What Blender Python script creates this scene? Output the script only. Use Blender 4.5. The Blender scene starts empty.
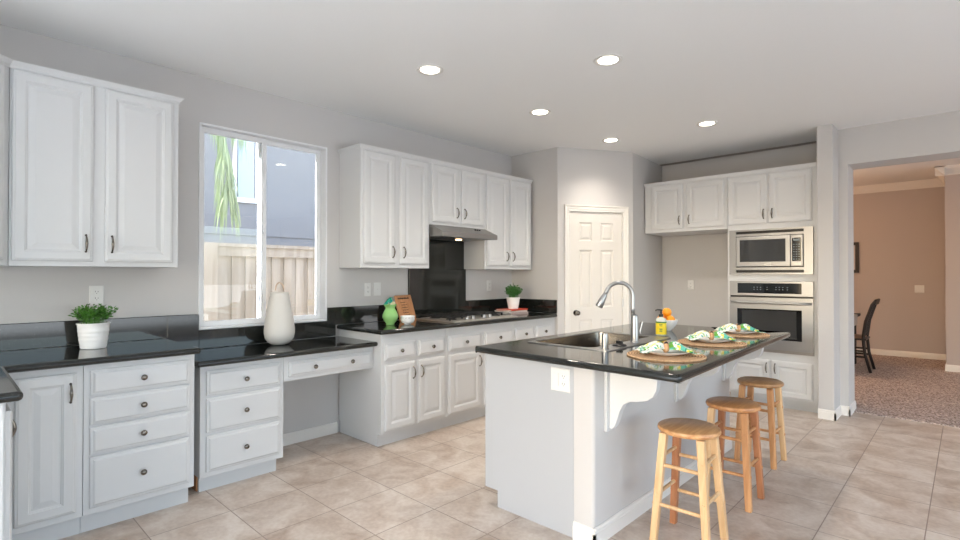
import bpy, bmesh, math, random
from mathutils import Vector, Matrix
random.seed(7)
S = bpy.context.scene
COL = S.collection
PI = math.pi

# ---------------------------------------------------------------- camera
cam = bpy.data.cameras.new('camera')
camo = bpy.data.objects.new('camera', cam); COL.objects.link(camo)
camo.location = (3.9, 0.0, 1.337)
camo.rotation_euler = (math.radians(90.5265), 0, math.radians(43.4347))
cam.sensor_width = 36; cam.lens = 36 * 515.9 / 960; cam.clip_start = 0.05; cam.clip_end = 200
S.camera = camo
# ---------------------------------------------------------------- world, sun, big lights, exposure
S.view_settings.view_transform = 'Standard'; S.view_settings.look = 'None'
S.view_settings.gamma = 1.0; S.view_settings.use_curve_mapping = False
S.view_settings.exposure = 0.30
w = bpy.data.worlds.new('world'); S.world = w; w.use_nodes = True
wn = w.node_tree; wn.nodes.clear()
sky = wn.nodes.new('ShaderNodeTexSky'); sky.sky_type = 'NISHITA'; sky.sun_disc = False
sky.sun_elevation = math.radians(38); sky.sun_rotation = math.radians(183); sky.dust_density = 2.5
bg = wn.nodes.new('ShaderNodeBackground'); bg.inputs[1].default_value = 0.9
wo = wn.nodes.new('ShaderNodeOutputWorld')
wn.links.new(sky.outputs[0], bg.inputs[0]); wn.links.new(bg.outputs[0], wo.inputs[0])

def light(name, kind, loc, energy, color=(1, 1, 1), direction=None, **kw):
    l = bpy.data.lights.new(name, kind); l.energy = energy; l.color = color
    for k, v in kw.items(): setattr(l, k, v)
    o = bpy.data.objects.new(name, l); COL.objects.link(o); o.location = loc
    if direction is not None: o.rotation_euler = Vector(direction).to_track_quat('-Z', 'Y').to_euler()
    return o
light('sun', 'SUN', (0.5, -20, 12), 20.0, (.95, .98, 1.0), (0.27, 1.0, -0.53), angle=math.radians(0.6))
# daylight entering through the glazed openings behind and to the right of the camera
light('daylight_rear_windows', 'AREA', (3.3, -3.42, 1.35), 9, (.80, .91, 1.0), (0, 1, .4), shape='RECTANGLE', size=5.0, size_y=2.2)
light('daylight_side_windows', 'AREA', (8.40, 2.0, 1.35), 14, (.80, .90, 1.0), (-1, 0, .5), shape='RECTANGLE', size=7.0, size_y=2.2)
# added fill lamps aimed upward to brighten the ceiling and upper walls
light('added_fill_rear', 'AREA', (3.3, -3.42, .70), 12, (.84, .93, 1.0), (-.1, 1, .7), shape='RECTANGLE', size=5.0, size_y=.9, spread=math.radians(80))
light('added_fill_side', 'AREA', (8.40, 2.0, .70), 26, (.84, .92, 1.0), (-1, 0, .50), shape='RECTANGLE', size=7.0, size_y=.9, spread=math.radians(80))

# ---------------------------------------------------------------- materials
def lin(c):
    c = c / 255.0
    return c / 12.92 if c <= .04045 else ((c + .055) / 1.055) ** 2.4
def rgb(r, g, b): return (lin(r), lin(g), lin(b), 1)
def mat(name, col, rough=.5, metal=0, bump=0, bscale=60, var=0, vscale=6, **kw):
    m = bpy.data.materials.new(name); m.use_nodes = True
    n = m.node_tree; p = n.nodes['Principled BSDF']
    p.inputs['Base Color'].default_value = col; p.inputs['Roughness'].default_value = rough
    p.inputs['Metallic'].default_value = metal
    for k, v in kw.items(): p.inputs[k].default_value = v
    tc = n.nodes.new('ShaderNodeTexCoord')
    nz = n.nodes.new('ShaderNodeTexNoise'); nz.inputs['Scale'].default_value = bscale
    n.links.new(tc.outputs['Object'], nz.inputs['Vector'])
    if bump:
        b = n.nodes.new('ShaderNodeBump'); b.inputs['Strength'].default_value = bump; b.inputs['Distance'].default_value = .004
        n.links.new(nz.outputs[0], b.inputs['Height']); n.links.new(b.outputs[0], p.inputs['Normal'])
    if var:
        n2 = n.nodes.new('ShaderNodeTexNoise'); n2.inputs['Scale'].default_value = vscale
        n.links.new(tc.outputs['Object'], n2.inputs['Vector'])
        mx = n.nodes.new('ShaderNodeMix'); mx.data_type = 'RGBA'
        mx.inputs[6].default_value = tuple(c * (1 - var) for c in col[:3]) + (1,)
        mx.inputs[7].default_value = tuple(min(1, c * (1 + var)) for c in col[:3]) + (1,)
        n.links.new(n2.outputs[0], mx.inputs[0]); n.links.new(mx.outputs[2], p.inputs['Base Color'])
    return m
def nodes(m): return m.node_tree.nodes, m.node_tree.links, m.node_tree.nodes['Principled BSDF']

M_wall = mat('wall_paint', rgb(200, 198, 197), .75, bump=.12, bscale=120)
M_din = mat('dining_wall_paint', rgb(186, 176, 172), .75, bump=.12, bscale=120)
M_ceil = mat('ceiling_paint', rgb(241, 241, 240), .85, bump=.15, bscale=60)
M_cab = mat('cabinet_paint', rgb(211, 212, 213), .5, bump=.03, bscale=200)
M_cab_dim = mat('cabinet_paint_dimmed', rgb(176, 179, 184), .6)  # darker copy of the cabinet paint, offsets strong light on the island end
M_trim = mat('trim_paint', rgb(232, 229, 224), .45)
M_door = mat('door_paint', rgb(226, 222, 216), .5)
M_vinyl = mat('window_vinyl', rgb(235, 236, 238), .4)
M_plas = mat('white_plastic', rgb(222, 222, 221), .4)
M_slot = mat('outlet_slot', rgb(70, 68, 66), .6)
M_nick = mat('satin_nickel', rgb(128, 122, 115), .22, 1)
M_steel = mat('brushed_steel', rgb(160, 160, 161), .34, 1, bump=.02, bscale=300)
M_hood = mat('hood_steel', rgb(156, 153, 150), .36, 1)
M_pan = mat('cooktop_steel', rgb(205, 200, 192), .5, 1)
M_sink = mat('sink_steel', rgb(138, 130, 120), .24, 1)
M_chrome = mat('faucet_steel', rgb(172, 172, 172), .33, 1)
M_black = mat('black_plastic', rgb(18, 18, 19), .35)
M_iron = mat('black_iron', rgb(28, 28, 29), .55)
M_bglass = mat('black_glass', rgb(14, 15, 17), .06)
M_bglass2 = mat('smoked_glass', rgb(58, 58, 58), .08)
M_led = mat('display_marks', rgb(120, 130, 135), .4)
M_cer = mat('white_ceramic', rgb(244, 244, 243), .3)
M_vase = mat('matte_ceramic', rgb(208, 205, 200), .55, var=.03)
M_green = mat('green_glaze', rgb(142, 194, 118), .12, var=.12, vscale=14)
M_wick = mat('wicker', rgb(196, 172, 150), .7)
M_orange = mat('orange_peel', rgb(246, 158, 20), .4, bump=.3, bscale=250)
M_leaf = mat('plant_leaf', rgb(72, 124, 42), .5, var=.35, vscale=25)
M_leafd = mat('plant_leaf_dark', rgb(62, 112, 52), .5, var=.35, vscale=25)
M_soil = mat('soil', rgb(50, 38, 30), .9)
M_yel = mat('yellow_label', rgb(245, 218, 40), .45)
M_lgreen = mat('label_green', rgb(66, 120, 60), .5)
M_bottle = mat('bottle_clear_plastic', rgb(205, 208, 200), .25)
M_red = mat('book_red', rgb(206, 72, 44), .5)
M_book2 = mat('book_cream', rgb(214, 205, 198), .6)
M_book3 = mat('book_grey', rgb(178, 160, 156), .6)
M_page = mat('book_pages', rgb(235, 230, 220), .8)
M_teal = mat('teal_paper', rgb(38, 160, 140), .6)
M_cream = mat('cream_paper', rgb(236, 226, 190), .6)
M_darkw = mat('dark_wood', rgb(30, 24, 24), .5)
M_tan = mat('seat_fabric_tan', rgb(150, 120, 100), .8)
M_runner = mat('table_runner', rgb(190, 180, 172), .9, bump=.3)
M_bead = mat('wood_ring', rgb(206, 160, 118), .5)
M_toewood = mat('unpainted_plywood', rgb(176, 124, 84), .6)
M_ink = mat('burnt_lettering', rgb(52, 34, 24), .7)
M_house = mat('stucco_bluegrey', rgb(138, 137, 136), .9, bump=.4, bscale=80)
M_ground = mat('yard_gravel', rgb(190, 182, 170), .9, var=.1, vscale=3)
M_art = mat('art_print', rgb(190, 140, 116), .6, var=.4, vscale=4)
M_mat_ = mat('picture_mat', rgb(205, 196, 190), .7)
M_blue = mat('blue_tag', rgb(30, 70, 130), .5)
M_palm = mat('palm_leaf', rgb(160, 174, 136), .7, var=.25, vscale=8)
M_pane = mat('sky_reflection_pane', rgb(176, 186, 190), .1)  # sky reflected in the glass, painted in as a pale colour
M_bounce = mat('pale_bounce', rgb(214, 219, 224), .95, bump=.6, bscale=160)  # pale tone chosen so the added floor sheet reflects neutral light
M_bark = mat('palm_bark', rgb(120, 100, 80), .9, bump=.6, bscale=20)

def wood(name, c1, c2, scale=3.0, rough=.42, axis='Z'):
    m = bpy.data.materials.new(name); m.use_nodes = True
    N, L, p = nodes(m)
    tc = N.new('ShaderNodeTexCoord'); mp = N.new('ShaderNodeMapping')
    mp.inputs['Scale'].default_value = {'Z': (10, 10, 1), 'Y': (10, 1, 10), 'X': (1, 10, 10)}[axis]
    nz = N.new('ShaderNodeTexNoise'); nz.inputs['Scale'].default_value = scale; nz.inputs['Detail'].default_value = 5
    nz.inputs['Distortion'].default_value = .6
    cr = N.new('ShaderNodeValToRGB'); cr.color_ramp.elements[0].position = .32; cr.color_ramp.elements[1].position = .68
    cr.color_ramp.elements[0].color = c1; cr.color_ramp.elements[1].color = c2
    L.new(tc.outputs['Object'], mp.inputs[0]); L.new(mp.outputs[0], nz.inputs[0]); L.new(nz.outputs[0], cr.inputs[0])
    L.new(cr.outputs[0], p.inputs['Base Color']); p.inputs['Roughness'].default_value = rough
    return m
W_light = wood('pine_light', rgb(205, 164, 118), rgb(230, 196, 152))
W_mid = wood('pine_honey', rgb(184, 128, 82), rgb(214, 162, 112))
W_red = wood('pine_reddish', rgb(160, 104, 70), rgb(190, 132, 94))
W_seat = wood('stool_seat_wood', rgb(186, 132, 84), rgb(220, 172, 120), 4, .35, 'Y')
W_seat2 = wood('stool_seat_honey', rgb(172, 118, 72), rgb(204, 148, 96), 4, .35, 'Y')
W_seat3 = wood('stool_seat_tan', rgb(160, 116, 72), rgb(186, 142, 96), 4, .35, 'Y')
W_board = wood('sign_wood', rgb(170, 116, 74), rgb(196, 142, 98), 4)
W_fence = wood('fence_cedar', rgb(160, 148, 132), rgb(186, 177, 164), 1.2, .85)

def granite(name, base, spk, rough=.07, ss=260):
    m = bpy.data.materials.new(name); m.use_nodes = True
    N, L, p = nodes(m)
    tc = N.new('ShaderNodeTexCoord')
    v = N.new('ShaderNodeTexVoronoi'); v.inputs['Scale'].default_value = ss
    n2 = N.new('ShaderNodeTexNoise'); n2.inputs['Scale'].default_value = 60; n2.inputs['Detail'].default_value = 4
    cr = N.new('ShaderNodeValToRGB'); cr.color_ramp.elements[0].position = .0; cr.color_ramp.elements[1].position = .17
    cr.color_ramp.elements[0].color = (1, 1, 1, 1); cr.color_ramp.elements[1].color = (0, 0, 0, 1)
    cr2 = N.new('ShaderNodeValToRGB'); cr2.color_ramp.elements[0].position = .38; cr2.color_ramp.elements[1].position = .62
    mul = N.new('ShaderNodeMath'); mul.operation = 'MULTIPLY'
    mx = N.new('ShaderNodeMix'); mx.data_type = 'RGBA'; mx.inputs[6].default_value = base; mx.inputs[7].default_value = spk
    L.new(tc.outputs['Object'], v.inputs['Vector']); L.new(tc.outputs['Object'], n2.inputs['Vector'])
    L.new(v.outputs['Distance'], cr.inputs[0]); L.new(n2.outputs[0], cr2.inputs[0])
    L.new(cr.outputs[0], mul.inputs[0]); L.new(cr2.outputs[0], mul.inputs[1]); L.new(mul.outputs[0], mx.inputs[0])
    L.new(mx.outputs[2], p.inputs['Base Color']); p.inputs['Roughness'].default_value = rough; p.inputs['Specular IOR Level'].default_value = .62
    return m
M_gran = granite('granite_black_green', rgb(30, 32, 30), rgb(176, 176, 168), .08, 170)

def tile_mat():
    m = bpy.data.materials.new('floor_tile'); m.use_nodes = True
    N, L, p = nodes(m)
    tc = N.new('ShaderNodeTexCoord'); mp = N.new('ShaderNodeMapping')
    mp.inputs['Location'].default_value = (-.45 + .41 * 20, -1.16 + .403 * 20, 0)
    b = N.new('ShaderNodeTexBrick'); b.offset = 0; b.squash = 1
    b.inputs['Scale'].default_value = 1; b.inputs['Brick Width'].default_value = .41; b.inputs['Row Height'].default_value = .403
    b.inputs['Mortar Size'].default_value = .0028; b.inputs['Mortar Smooth'].default_value = .1
    b.inputs['Color1'].default_value = (0, 0, 0, 1); b.inputs['Color2'].default_value = (1, 1, 1, 1); b.inputs['Mortar'].default_value = (.5, .5, .5, 1)
    L.new(tc.outputs['Object'], mp.inputs[0]); L.new(mp.outputs[0], b.inputs['Vector'])
    n1 = N.new('ShaderNodeTexNoise'); n1.inputs['Scale'].default_value = 5; n1.inputs['Detail'].default_value = 6; n1.inputs['Distortion'].default_value = .8
    L.new(tc.outputs['Object'], n1.inputs['Vector'])
    cr = N.new('ShaderNodeValToRGB'); e = cr.color_ramp.elements
    e[0].position = .3; e[0].color = rgb(180, 160, 144); e[1].position = .64; e[1].color = rgb(211, 199, 188)
    L.new(n1.outputs[0], cr.inputs[0])
    n3 = N.new('ShaderNodeTexNoise'); n3.inputs['Scale'].default_value = 40; n3.inputs['Detail'].default_value = 3
    L.new(tc.outputs['Object'], n3.inputs['Vector'])
    ml = N.new('ShaderNodeMix'); ml.data_type = 'RGBA'; ml.blend_type = 'OVERLAY'; ml.inputs[0].default_value = .25
    L.new(cr.outputs[0], ml.inputs[6]); L.new(n3.outputs[0], ml.inputs[7])
    m2 = N.new('ShaderNodeMix'); m2.data_type = 'RGBA'; m2.blend_type = 'SOFT_LIGHT'; m2.inputs[0].default_value = .18
    L.new(ml.outputs[2], m2.inputs[6]); L.new(b.outputs['Color'], m2.inputs[7])
    m3 = N.new('ShaderNodeMix'); m3.data_type = 'RGBA'; m3.inputs[7].default_value = rgb(150, 132, 120)
    L.new(m2.outputs[2], m3.inputs[6]); L.new(b.outputs['Fac'], m3.inputs[0])
    L.new(m3.outputs[2], p.inputs['Base Color']); p.inputs['Roughness'].default_value = .38
    bp = N.new('ShaderNodeBump'); bp.invert = True; bp.inputs['Strength'].default_value = .5; bp.inputs['Distance'].default_value = .003
    L.new(b.outputs['Fac'], bp.inputs['Height']); L.new(bp.outputs[0], p.inputs['Normal'])
    return m
M_tile = tile_mat()

def carpet_mat():
    m = bpy.data.materials.new('carpet'); m.use_nodes = True
    N, L, p = nodes(m)
    tc = N.new('ShaderNodeTexCoord'); n = N.new('ShaderNodeTexNoise'); n.inputs['Scale'].default_value = 70; n.inputs['Detail'].default_value = 4
    cr = N.new('ShaderNodeValToRGB'); e = cr.color_ramp.elements
    e[0].position = .36; e[0].color = rgb(110, 92, 84); e[1].position = .62; e[1].color = rgb(222, 206, 198)
    b = N.new('ShaderNodeBump'); b.inputs['Strength'].default_value = 1; b.inputs['Distance'].default_value = .02
    L.new(tc.outputs['Object'], n.inputs['Vector']); L.new(n.outputs[0], cr.inputs[0]); L.new(cr.outputs[0], p.inputs['Base Color'])
    L.new(n.outputs[0], b.inputs['Height']); L.new(b.outputs[0], p.inputs['Normal']); p.inputs['Roughness'].default_value = 1
    return m
M_carpet = carpet_mat()

def glass_mat(name='window_glass', f=1.0):
    m = bpy.data.materials.new(name); m.use_nodes = True
    n = m.node_tree; n.nodes.clear()
    fr = n.nodes.new('ShaderNodeFresnel'); fr.inputs[0].default_value = 1.5
    t = n.nodes.new('ShaderNodeBsdfTransparent'); t.inputs[0].default_value = (.97, .98, .98, 1)
    g = n.nodes.new('ShaderNodeBsdfGlossy'); g.inputs['Roughness'].default_value = .0
    mx = n.nodes.new('ShaderNodeMixShader'); o = n.nodes.new('ShaderNodeOutputMaterial')
    n.links.new(fr.outputs[0], mx.inputs[0]); n.links.new(t.outputs[0], mx.inputs[1]); n.links.new(g.outputs[0], mx.inputs[2])
    n.links.new(mx.outputs[0], o.inputs[0])
    return m
M_glass = glass_mat()
def emis(name, col, s):
    m = bpy.data.materials.new(name); m.use_nodes = True
    N, L, p = nodes(m); p.inputs['Base Color'].default_value = col
    p.inputs['Emission Color'].default_value = col; p.inputs['Emission Strength'].default_value = s
    return m
M_bulb = emis('lamp_lens', (1, .9, .76, 1), 12)
def jute_mat():
    m = bpy.data.materials.new('woven_jute'); m.use_nodes = True
    N, L, p = nodes(m)
    tc = N.new('ShaderNodeTexCoord'); wv = N.new('ShaderNodeTexWave'); wv.wave_type = 'RINGS'; wv.rings_direction = 'Z'
    wv.inputs['Scale'].default_value = 22; wv.inputs['Distortion'].default_value = 1.5; wv.inputs['Detail'].default_value = 2
    nz = N.new('ShaderNodeTexNoise'); nz.inputs['Scale'].default_value = 120
    ad = N.new('ShaderNodeMath'); ad.operation = 'MULTIPLY'
    cr = N.new('ShaderNodeValToRGB'); e = cr.color_ramp.elements
    e[0].position = .05; e[0].color = rgb(150, 112, 78); e[1].position = .5; e[1].color = rgb(220, 182, 142)
    L.new(tc.outputs['Object'], wv.inputs[0]); L.new(tc.outputs['Object'], nz.inputs[0])
    L.new(wv.outputs['Fac'], ad.inputs[0]); L.new(nz.outputs[0], ad.inputs[1]); L.new(ad.outputs[0], cr.inputs[0])
    L.new(cr.outputs[0], p.inputs['Base Color']); p.inputs['Roughness'].default_value = .9
    b = N.new('ShaderNodeBump'); b.inputs['Strength'].default_value = .8; b.inputs['Distance'].default_value = .003
    L.new(ad.outputs[0], b.inputs['Height']); L.new(b.outputs[0], p.inputs['Normal'])
    return m
M_jute = jute_mat()
def napkin_mat():
    m = bpy.data.materials.new('printed_napkin'); m.use_nodes = True
    N, L, p = nodes(m)
    tc = N.new('ShaderNodeTexCoord')
    def spots(seed, lo, hi):
        mp = N.new('ShaderNodeMapping'); mp.inputs['Location'].default_value = (seed, seed * 1.7, seed * .3)
        mp.inputs['Scale'].default_value = (1, 1.8, 1)
        n = N.new('ShaderNodeTexNoise'); n.inputs['Scale'].default_value = 20; n.inputs['Detail'].default_value = 2; n.inputs['Distortion'].default_value = 1.2
        c = N.new('ShaderNodeValToRGB'); c.color_ramp.elements[0].position = lo; c.color_ramp.elements[1].position = hi
        L.new(tc.outputs['Object'], mp.inputs[0]); L.new(mp.outputs[0], n.inputs[0]); L.new(n.outputs[0], c.inputs[0]); return c
    cur = None; col0 = rgb(238, 240, 232)
    for seed, lo, hi, c in ((3, .52, .55, rgb(96, 186, 170)), (11, .57, .60, rgb(104, 172, 66)), (23, .60, .62, rgb(242, 222, 96)), (31, .60, .62, rgb(20, 120, 104))):
        s = spots(seed, lo, hi); mx = N.new('ShaderNodeMix'); mx.data_type = 'RGBA'; mx.inputs[7].default_value = c
        if cur is None: mx.inputs[6].default_value = col0
        else: L.new(cur.outputs[2], mx.inputs[6])
        L.new(s.outputs[0], mx.inputs[0]); cur = mx
    L.new(cur.outputs[2], p.inputs['Base Color']); p.inputs['Roughness'].default_value = .85
    return m
M_nap = napkin_mat()

# ---------------------------------------------------------------- mesh helpers
def wl(o):
    v = Vector((0, 0, 0))
    while o is not None: v = v + o.location; o = o.parent
    return v
class MB:
    def __init__(s): s.v = []; s.f = []
    def add(s, vs, fs):
        k = len(s.v); s.v += [tuple(v) for v in vs]; s.f += [tuple(i + k for i in f) for f in fs]; return s
    def box(s, x0, y0, z0, x1, y1, z1):
        v = [(x, y, z) for z in (z0, z1) for y in (y0, y1) for x in (x0, x1)]
        return s.add(v, [(0, 2, 3, 1), (4, 5, 7, 6), (0, 1, 5, 4), (2, 6, 7, 3), (0, 4, 6, 2), (1, 3, 7, 5)])
    def prism(s, pts, z0, z1, M=None):
        n = len(pts); v = [(x, y, z0) for x, y in pts] + [(x, y, z1) for x, y in pts]
        if M is not None: v = [tuple(M @ Vector(p)) for p in v]
        return s.add(v, [tuple(range(n))[::-1], tuple(range(n, 2 * n))] + [(i, (i + 1) % n, n + (i + 1) % n, n + i) for i in range(n)])
    def ring_stack(s, rings, cap0=True, cap1=True):
        n = len(rings[0]); vs = [p for r in rings for p in r]; fs = []
        for k in range(len(rings) - 1):
            for i in range(n): fs.append((k * n + i, k * n + (i + 1) % n, (k + 1) * n + (i + 1) % n, (k + 1) * n + i))
        if cap0: fs.append(tuple(range(n))[::-1])
        if cap1: fs.append(tuple(range((len(rings) - 1) * n, len(rings) * n)))
        return s.add(vs, fs)
    def lathe(s, prof, c=(0, 0, 0), n=32, M=None, cap0=True, cap1=True):
        rings = []
        for r, z in prof:
            ring = [Vector((r * math.cos(2 * PI * i / n), r * math.sin(2 * PI * i / n), z)) for i in range(n)]
            if M is not None: ring = [M @ p for p in ring]
            rings.append([tuple(p + Vector(c)) for p in ring])
        return s.ring_stack(rings, cap0, cap1)
    def tube(s, path, r, n=10, closed=False):
        P = [Vector(p) for p in path]; rings = []; R = r if isinstance(r, (list, tuple)) else [r] * len(P)
        up = Vector((0, 0, 1)); prev = None
        for i, p in enumerate(P):
            a = P[(i - 1) % len(P)] if (i > 0 or closed) else p; b = P[(i + 1) % len(P)] if (i < len(P) - 1 or closed) else p
            t = (b - a).normalized()
            if prev is None:
                q = t.cross(up);
                if q.length < 1e-3: q = t.cross(Vector((1, 0, 0)))
                q.normalize()
            else:
                q = (prev - t * prev.dot(t)).normalized()
            prev = q; h = t.cross(q)
            rings.append([tuple(p + (q * math.cos(2 * PI * k / n) + h * math.sin(2 * PI * k / n)) * R[i]) for k in range(n)])
        if closed: rings.append(rings[0]); return s.ring_stack(rings, False, False)
        return s.ring_stack(rings)
    def obj(s, name, m, parent=None, bevel=0, seg=2, smooth=False, kind=None, label=None, subsurf=0):
        me = bpy.data.meshes.new(name); off = wl(parent)
        me.from_pydata([(x - off.x, y - off.y, z - off.z) for x, y, z in s.v], [], s.f); me.update()
        bm = bmesh.new(); bm.from_mesh(me); bmesh.ops.remove_doubles(bm, verts=bm.verts, dist=1e-6)
        bmesh.ops.recalc_face_normals(bm, faces=bm.faces); bm.to_mesh(me); bm.free()
        for mm in (m if isinstance(m, list) else [m]): me.materials.append(mm)
        if smooth:
            me.shade_smooth() if hasattr(me, 'shade_smooth') else None
            if smooth == 'auto':
                try: me.set_sharp_from_angle(angle=math.radians(40))
                except Exception: pass
        o = bpy.data.objects.new(name, me); COL.objects.link(o)
        if parent is not None: o.parent = parent
        if subsurf:
            ss = o.modifiers.new('subsurf', 'SUBSURF'); ss.levels = subsurf; ss.render_levels = subsurf
        if bevel:
            b = o.modifiers.new('bevel', 'BEVEL'); b.width = bevel; b.segments = seg; b.limit_method = 'ANGLE'; b.angle_limit = math.radians(35)
        if kind: o['kind'] = kind
        if label: o['label'] = label
        return o
def recenter(o):
    me = o.data; xs = [v.co for v in me.vertices]
    c = Vector(((min(v.x for v in xs) + max(v.x for v in xs)) / 2, (min(v.y for v in xs) + max(v.y for v in xs)) / 2, min(v.z for v in xs)))
    for v in me.vertices: v.co -= c
    o.location = o.location + c
    return o
def thing(name, loc, label, cat, group=None):
    o = bpy.data.objects.new(name, None); COL.objects.link(o); o.location = loc; o.empty_display_size = .05
    o['label'] = label; o['category'] = cat
    if group: o['group'] = group
    return o
def tag(o, label, cat, group=None):
    o['label'] = label; o['category'] = cat
    if group: o['group'] = group
    return recenter(o)
def frame(o, u, n):
    """local (u along wall, v up, w outwards) -> world"""
    u = Vector(u).normalized(); n = Vector(n).normalized(); z = Vector((0, 0, 1))
    return Matrix(((u.x, z.x, n.x, o[0]), (u.y, z.y, n.y, o[1]), (u.z, z.z, n.z, o[2]), (0, 0, 0, 1)))
FX = lambda x, y=0: frame((x, y, 0), (0, 1, 0), (1, 0, 0))      # faces +x, u = y
FY = lambda y, x=0: frame((x, y, 0), (1, 0, 0), (0, -1, 0))     # faces -y, u = x
def rects(F, u0, u1, v0, v1, prof, mb=None):
    mb = mb or MB(); rings = []
    for ins, h in prof:
        rings.append([tuple(F @ Vector(p)) for p in ((u0 + ins, v0 + ins, h), (u1 - ins, v0 + ins, h), (u1 - ins, v1 - ins, h), (u0 + ins, v1 - ins, h))])
    return mb.ring_stack(rings)
DOORP = [(0, 0), (0, .012), (.004, .016), (.010, .0175), (.014, .020), (.050, .020), (.053, .0165), (.058, .0150), (.061, .0105), (.068, .0105), (.090, .0165), (.094, .0175)]
DRAWP = [(0, 0), (0, .010), (.004, .0125), (.012, .014), (.018, .0185), (.022, .020)]
def pull(F, u, v, parent, L=.095, m=None):
    pts = []
    for i in range(13):
        t = i / 12; a = (t - .5) * 2
        pts.append(tuple(F @ Vector((u, v + a * L / 2, .022 + .026 * (1 - a * a) ** .6))))
    r = [.0038 + .0035 * (1 - abs(i / 6 - 1)) for i in range(13)]
    mb = MB().tube(pts, r, 8)
    for sgn in (-1, 1):
        mb.tube([tuple(F @ Vector((u, v + sgn * (L / 2 - .002), .0))), tuple(F @ Vector((u, v + sgn * (L / 2 - .002), .027)))], .006, 8)
    return mb.obj('pull_handle', m or M_nick, parent, smooth=True)
def knob(F, u, v, parent, r=.016, h0=.018):
    prof = [(.0065, h0), (.006, h0 + .012), (r * .85, h0 + .014), (r, h0 + .020), (r * .9, h0 + .026), (r * .55, h0 + .030), (.001, h0 + .031)]
    mb = MB(); n = 16; rings = []
    for rr, h in prof:
        rings.append([tuple(F @ Vector((u + rr * math.cos(2 * PI * i / n), v + rr * math.sin(2 * PI * i / n), h))) for i in range(n)])
    mb.ring_stack(rings)
    return mb.obj('knob', M_nick, parent, smooth='auto')
def cdoor(F, u0, u1, v0, v1, parent, pu=None, pv=None):
    d = rects(F, u0, u1, v0, v1, DOORP).obj('door', M_cab, parent)
    if pu is not None: pull(F, pu, pv, d)
    return d
def drawer(F, u0, u1, v0, v1, parent, knobs=1):
    d = rects(F, u0, u1, v0, v1, DRAWP).obj('drawer', M_cab, parent)
    for k in range(knobs):
        knob(F, u0 + (u1 - u0) * (k + .5) / knobs if knobs == 1 else u0 + (u1 - u0) * (.28 if k == 0 else .73), (v0 + v1) / 2, d)
    return d

# ---------------------------------------------------------------- structure
CZ = 2.73
MB().box(-.16, -3.6, -.05, 8.5, 6.16, 0).obj('floor', M_tile, kind='structure')
MB().box(-.16, -3.6, CZ, 8.5, 6.3, CZ + .12).obj('ceiling', M_ceil, kind='structure')
WY0, WY1, WZ0, WZ1 = 1.262, 2.256, .953, 2.405
mb = MB(); mb.box(-.16, -3.6, 0, 0, WY0, CZ); mb.box(-.16, WY1, 0, 0, 6.5, CZ)
mb.box(-.16, WY0, 0, 0, WY1, WZ0); mb.box(-.16, WY0, WZ1, 0, WY1, CZ)
mb.obj('wall_left', M_wall, kind='structure')
A = Vector((.652, 4.66)); B = Vector((1.13, 5.458)); Cc = Vector((1.05, 6.41))
MB().box(0, 4.66, 0, A.x, 4.78, CZ).obj('wall_end', M_wall, kind='structure')
dv = (B - A); DL = dv.length; dv.normalize(); dn = Vector((dv.y, -dv.x))
FD = frame((A.x, A.y, 0), (dv.x, dv.y, 0), (dn.x, dn.y, 0))
def projw(u, v, w): return tuple(FD @ Vector((u, v, w)))
# pantry wall with doorway
du0, du1, dz1 = .140, .803, 2.045
mb = MB()
def fbox(mb, F, u0, u1, v0, v1, w0, w1):
    v = [tuple(F @ Vector((u, v_, w_))) for w_ in (w0, w1) for v_ in (v0, v1) for u in (u0, u1)]
    return mb.add(v, [(0, 2, 3, 1), (4, 5, 7, 6), (0, 1, 5, 4), (2, 6, 7, 3), (0, 4, 6, 2), (1, 3, 7, 5)])
fbox(mb, FD, 0, du0, 0, CZ, -.11, 0); fbox(mb, FD, du1, DL, 0, CZ, -.11, 0); fbox(mb, FD, du0, du1, dz1, CZ, -.11, 0)
mb.obj('wall_pantry', M_wall, kind='structure')
nv = (Cc - B); NL = nv.length; nv.normalize(); nn = Vector((nv.y, -nv.x))
FN = frame((B.x, B.y, 0), (nv.x, nv.y, 0), (nn.x, nn.y, 0))
mb = MB(); fbox(mb, FN, 0, NL, 0, CZ, -.11, 0); mb.obj('wall_niche', M_wall, kind='structure')
MB().box(.9, 6.41, 0, 2.9, 6.52, CZ).obj('wall_back', M_wall, kind='structure')
mb = MB(); mb.box(2.872, 5.68, 0, 3.0, 6.41, CZ); mb.obj('wall_pillar', M_wall, kind='structure', bevel=.008)
JX, HZ = 3.07, 2.385
mb = MB(); mb.box(2.99, 5.96, 0, JX, 6.30, CZ); mb.box(JX, 5.96, HZ, 8.5, 6.30, CZ); mb.box(5.9, 5.96, 0, 8.5, 6.30, HZ)
mb.obj('wall_opening', M_wall, kind='structure')
# rear and right walls with glazed openings (behind the camera)
mb = MB(); mb.box(-.16, -3.6, 0, .8, -3.48, CZ); mb.box(5.8, -3.6, 0, 8.5, -3.48, CZ); mb.box(.8, -3.6, 2.45, 5.8, -3.48, CZ); mb.box(.8, -3.6, 0, 5.8, -3.48, .25)
mb.obj('wall_rear', M_wall, kind='structure')
mb = MB(); mb.box(8.5, -3.6, 0, 8.62, -1.6, CZ); mb.box(8.5, 5.6, 0, 8.62, 6.3, CZ); mb.box(8.5, -1.6, 2.45, 8.62, 5.6, CZ); mb.box(8.5, -1.6, 0, 8.62, 5.6, .25)
mb.obj('wall_right', M_wall, kind='structure')
MB().box(-1.5, -6.0, 2.75, 9.5, -3.62, 2.87).obj('added_sun_blocker', M_ceil, kind='structure')  # unseen slab added outside the rear wall to cut the indoor sun patch short
MB().box(.7, -3.48, .0005, 8.5, -.45, .010).obj('added_bounce_floor', M_bounce, kind='structure')  # unseen pale sheet added to bounce neutral sunlight up into the room
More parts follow.
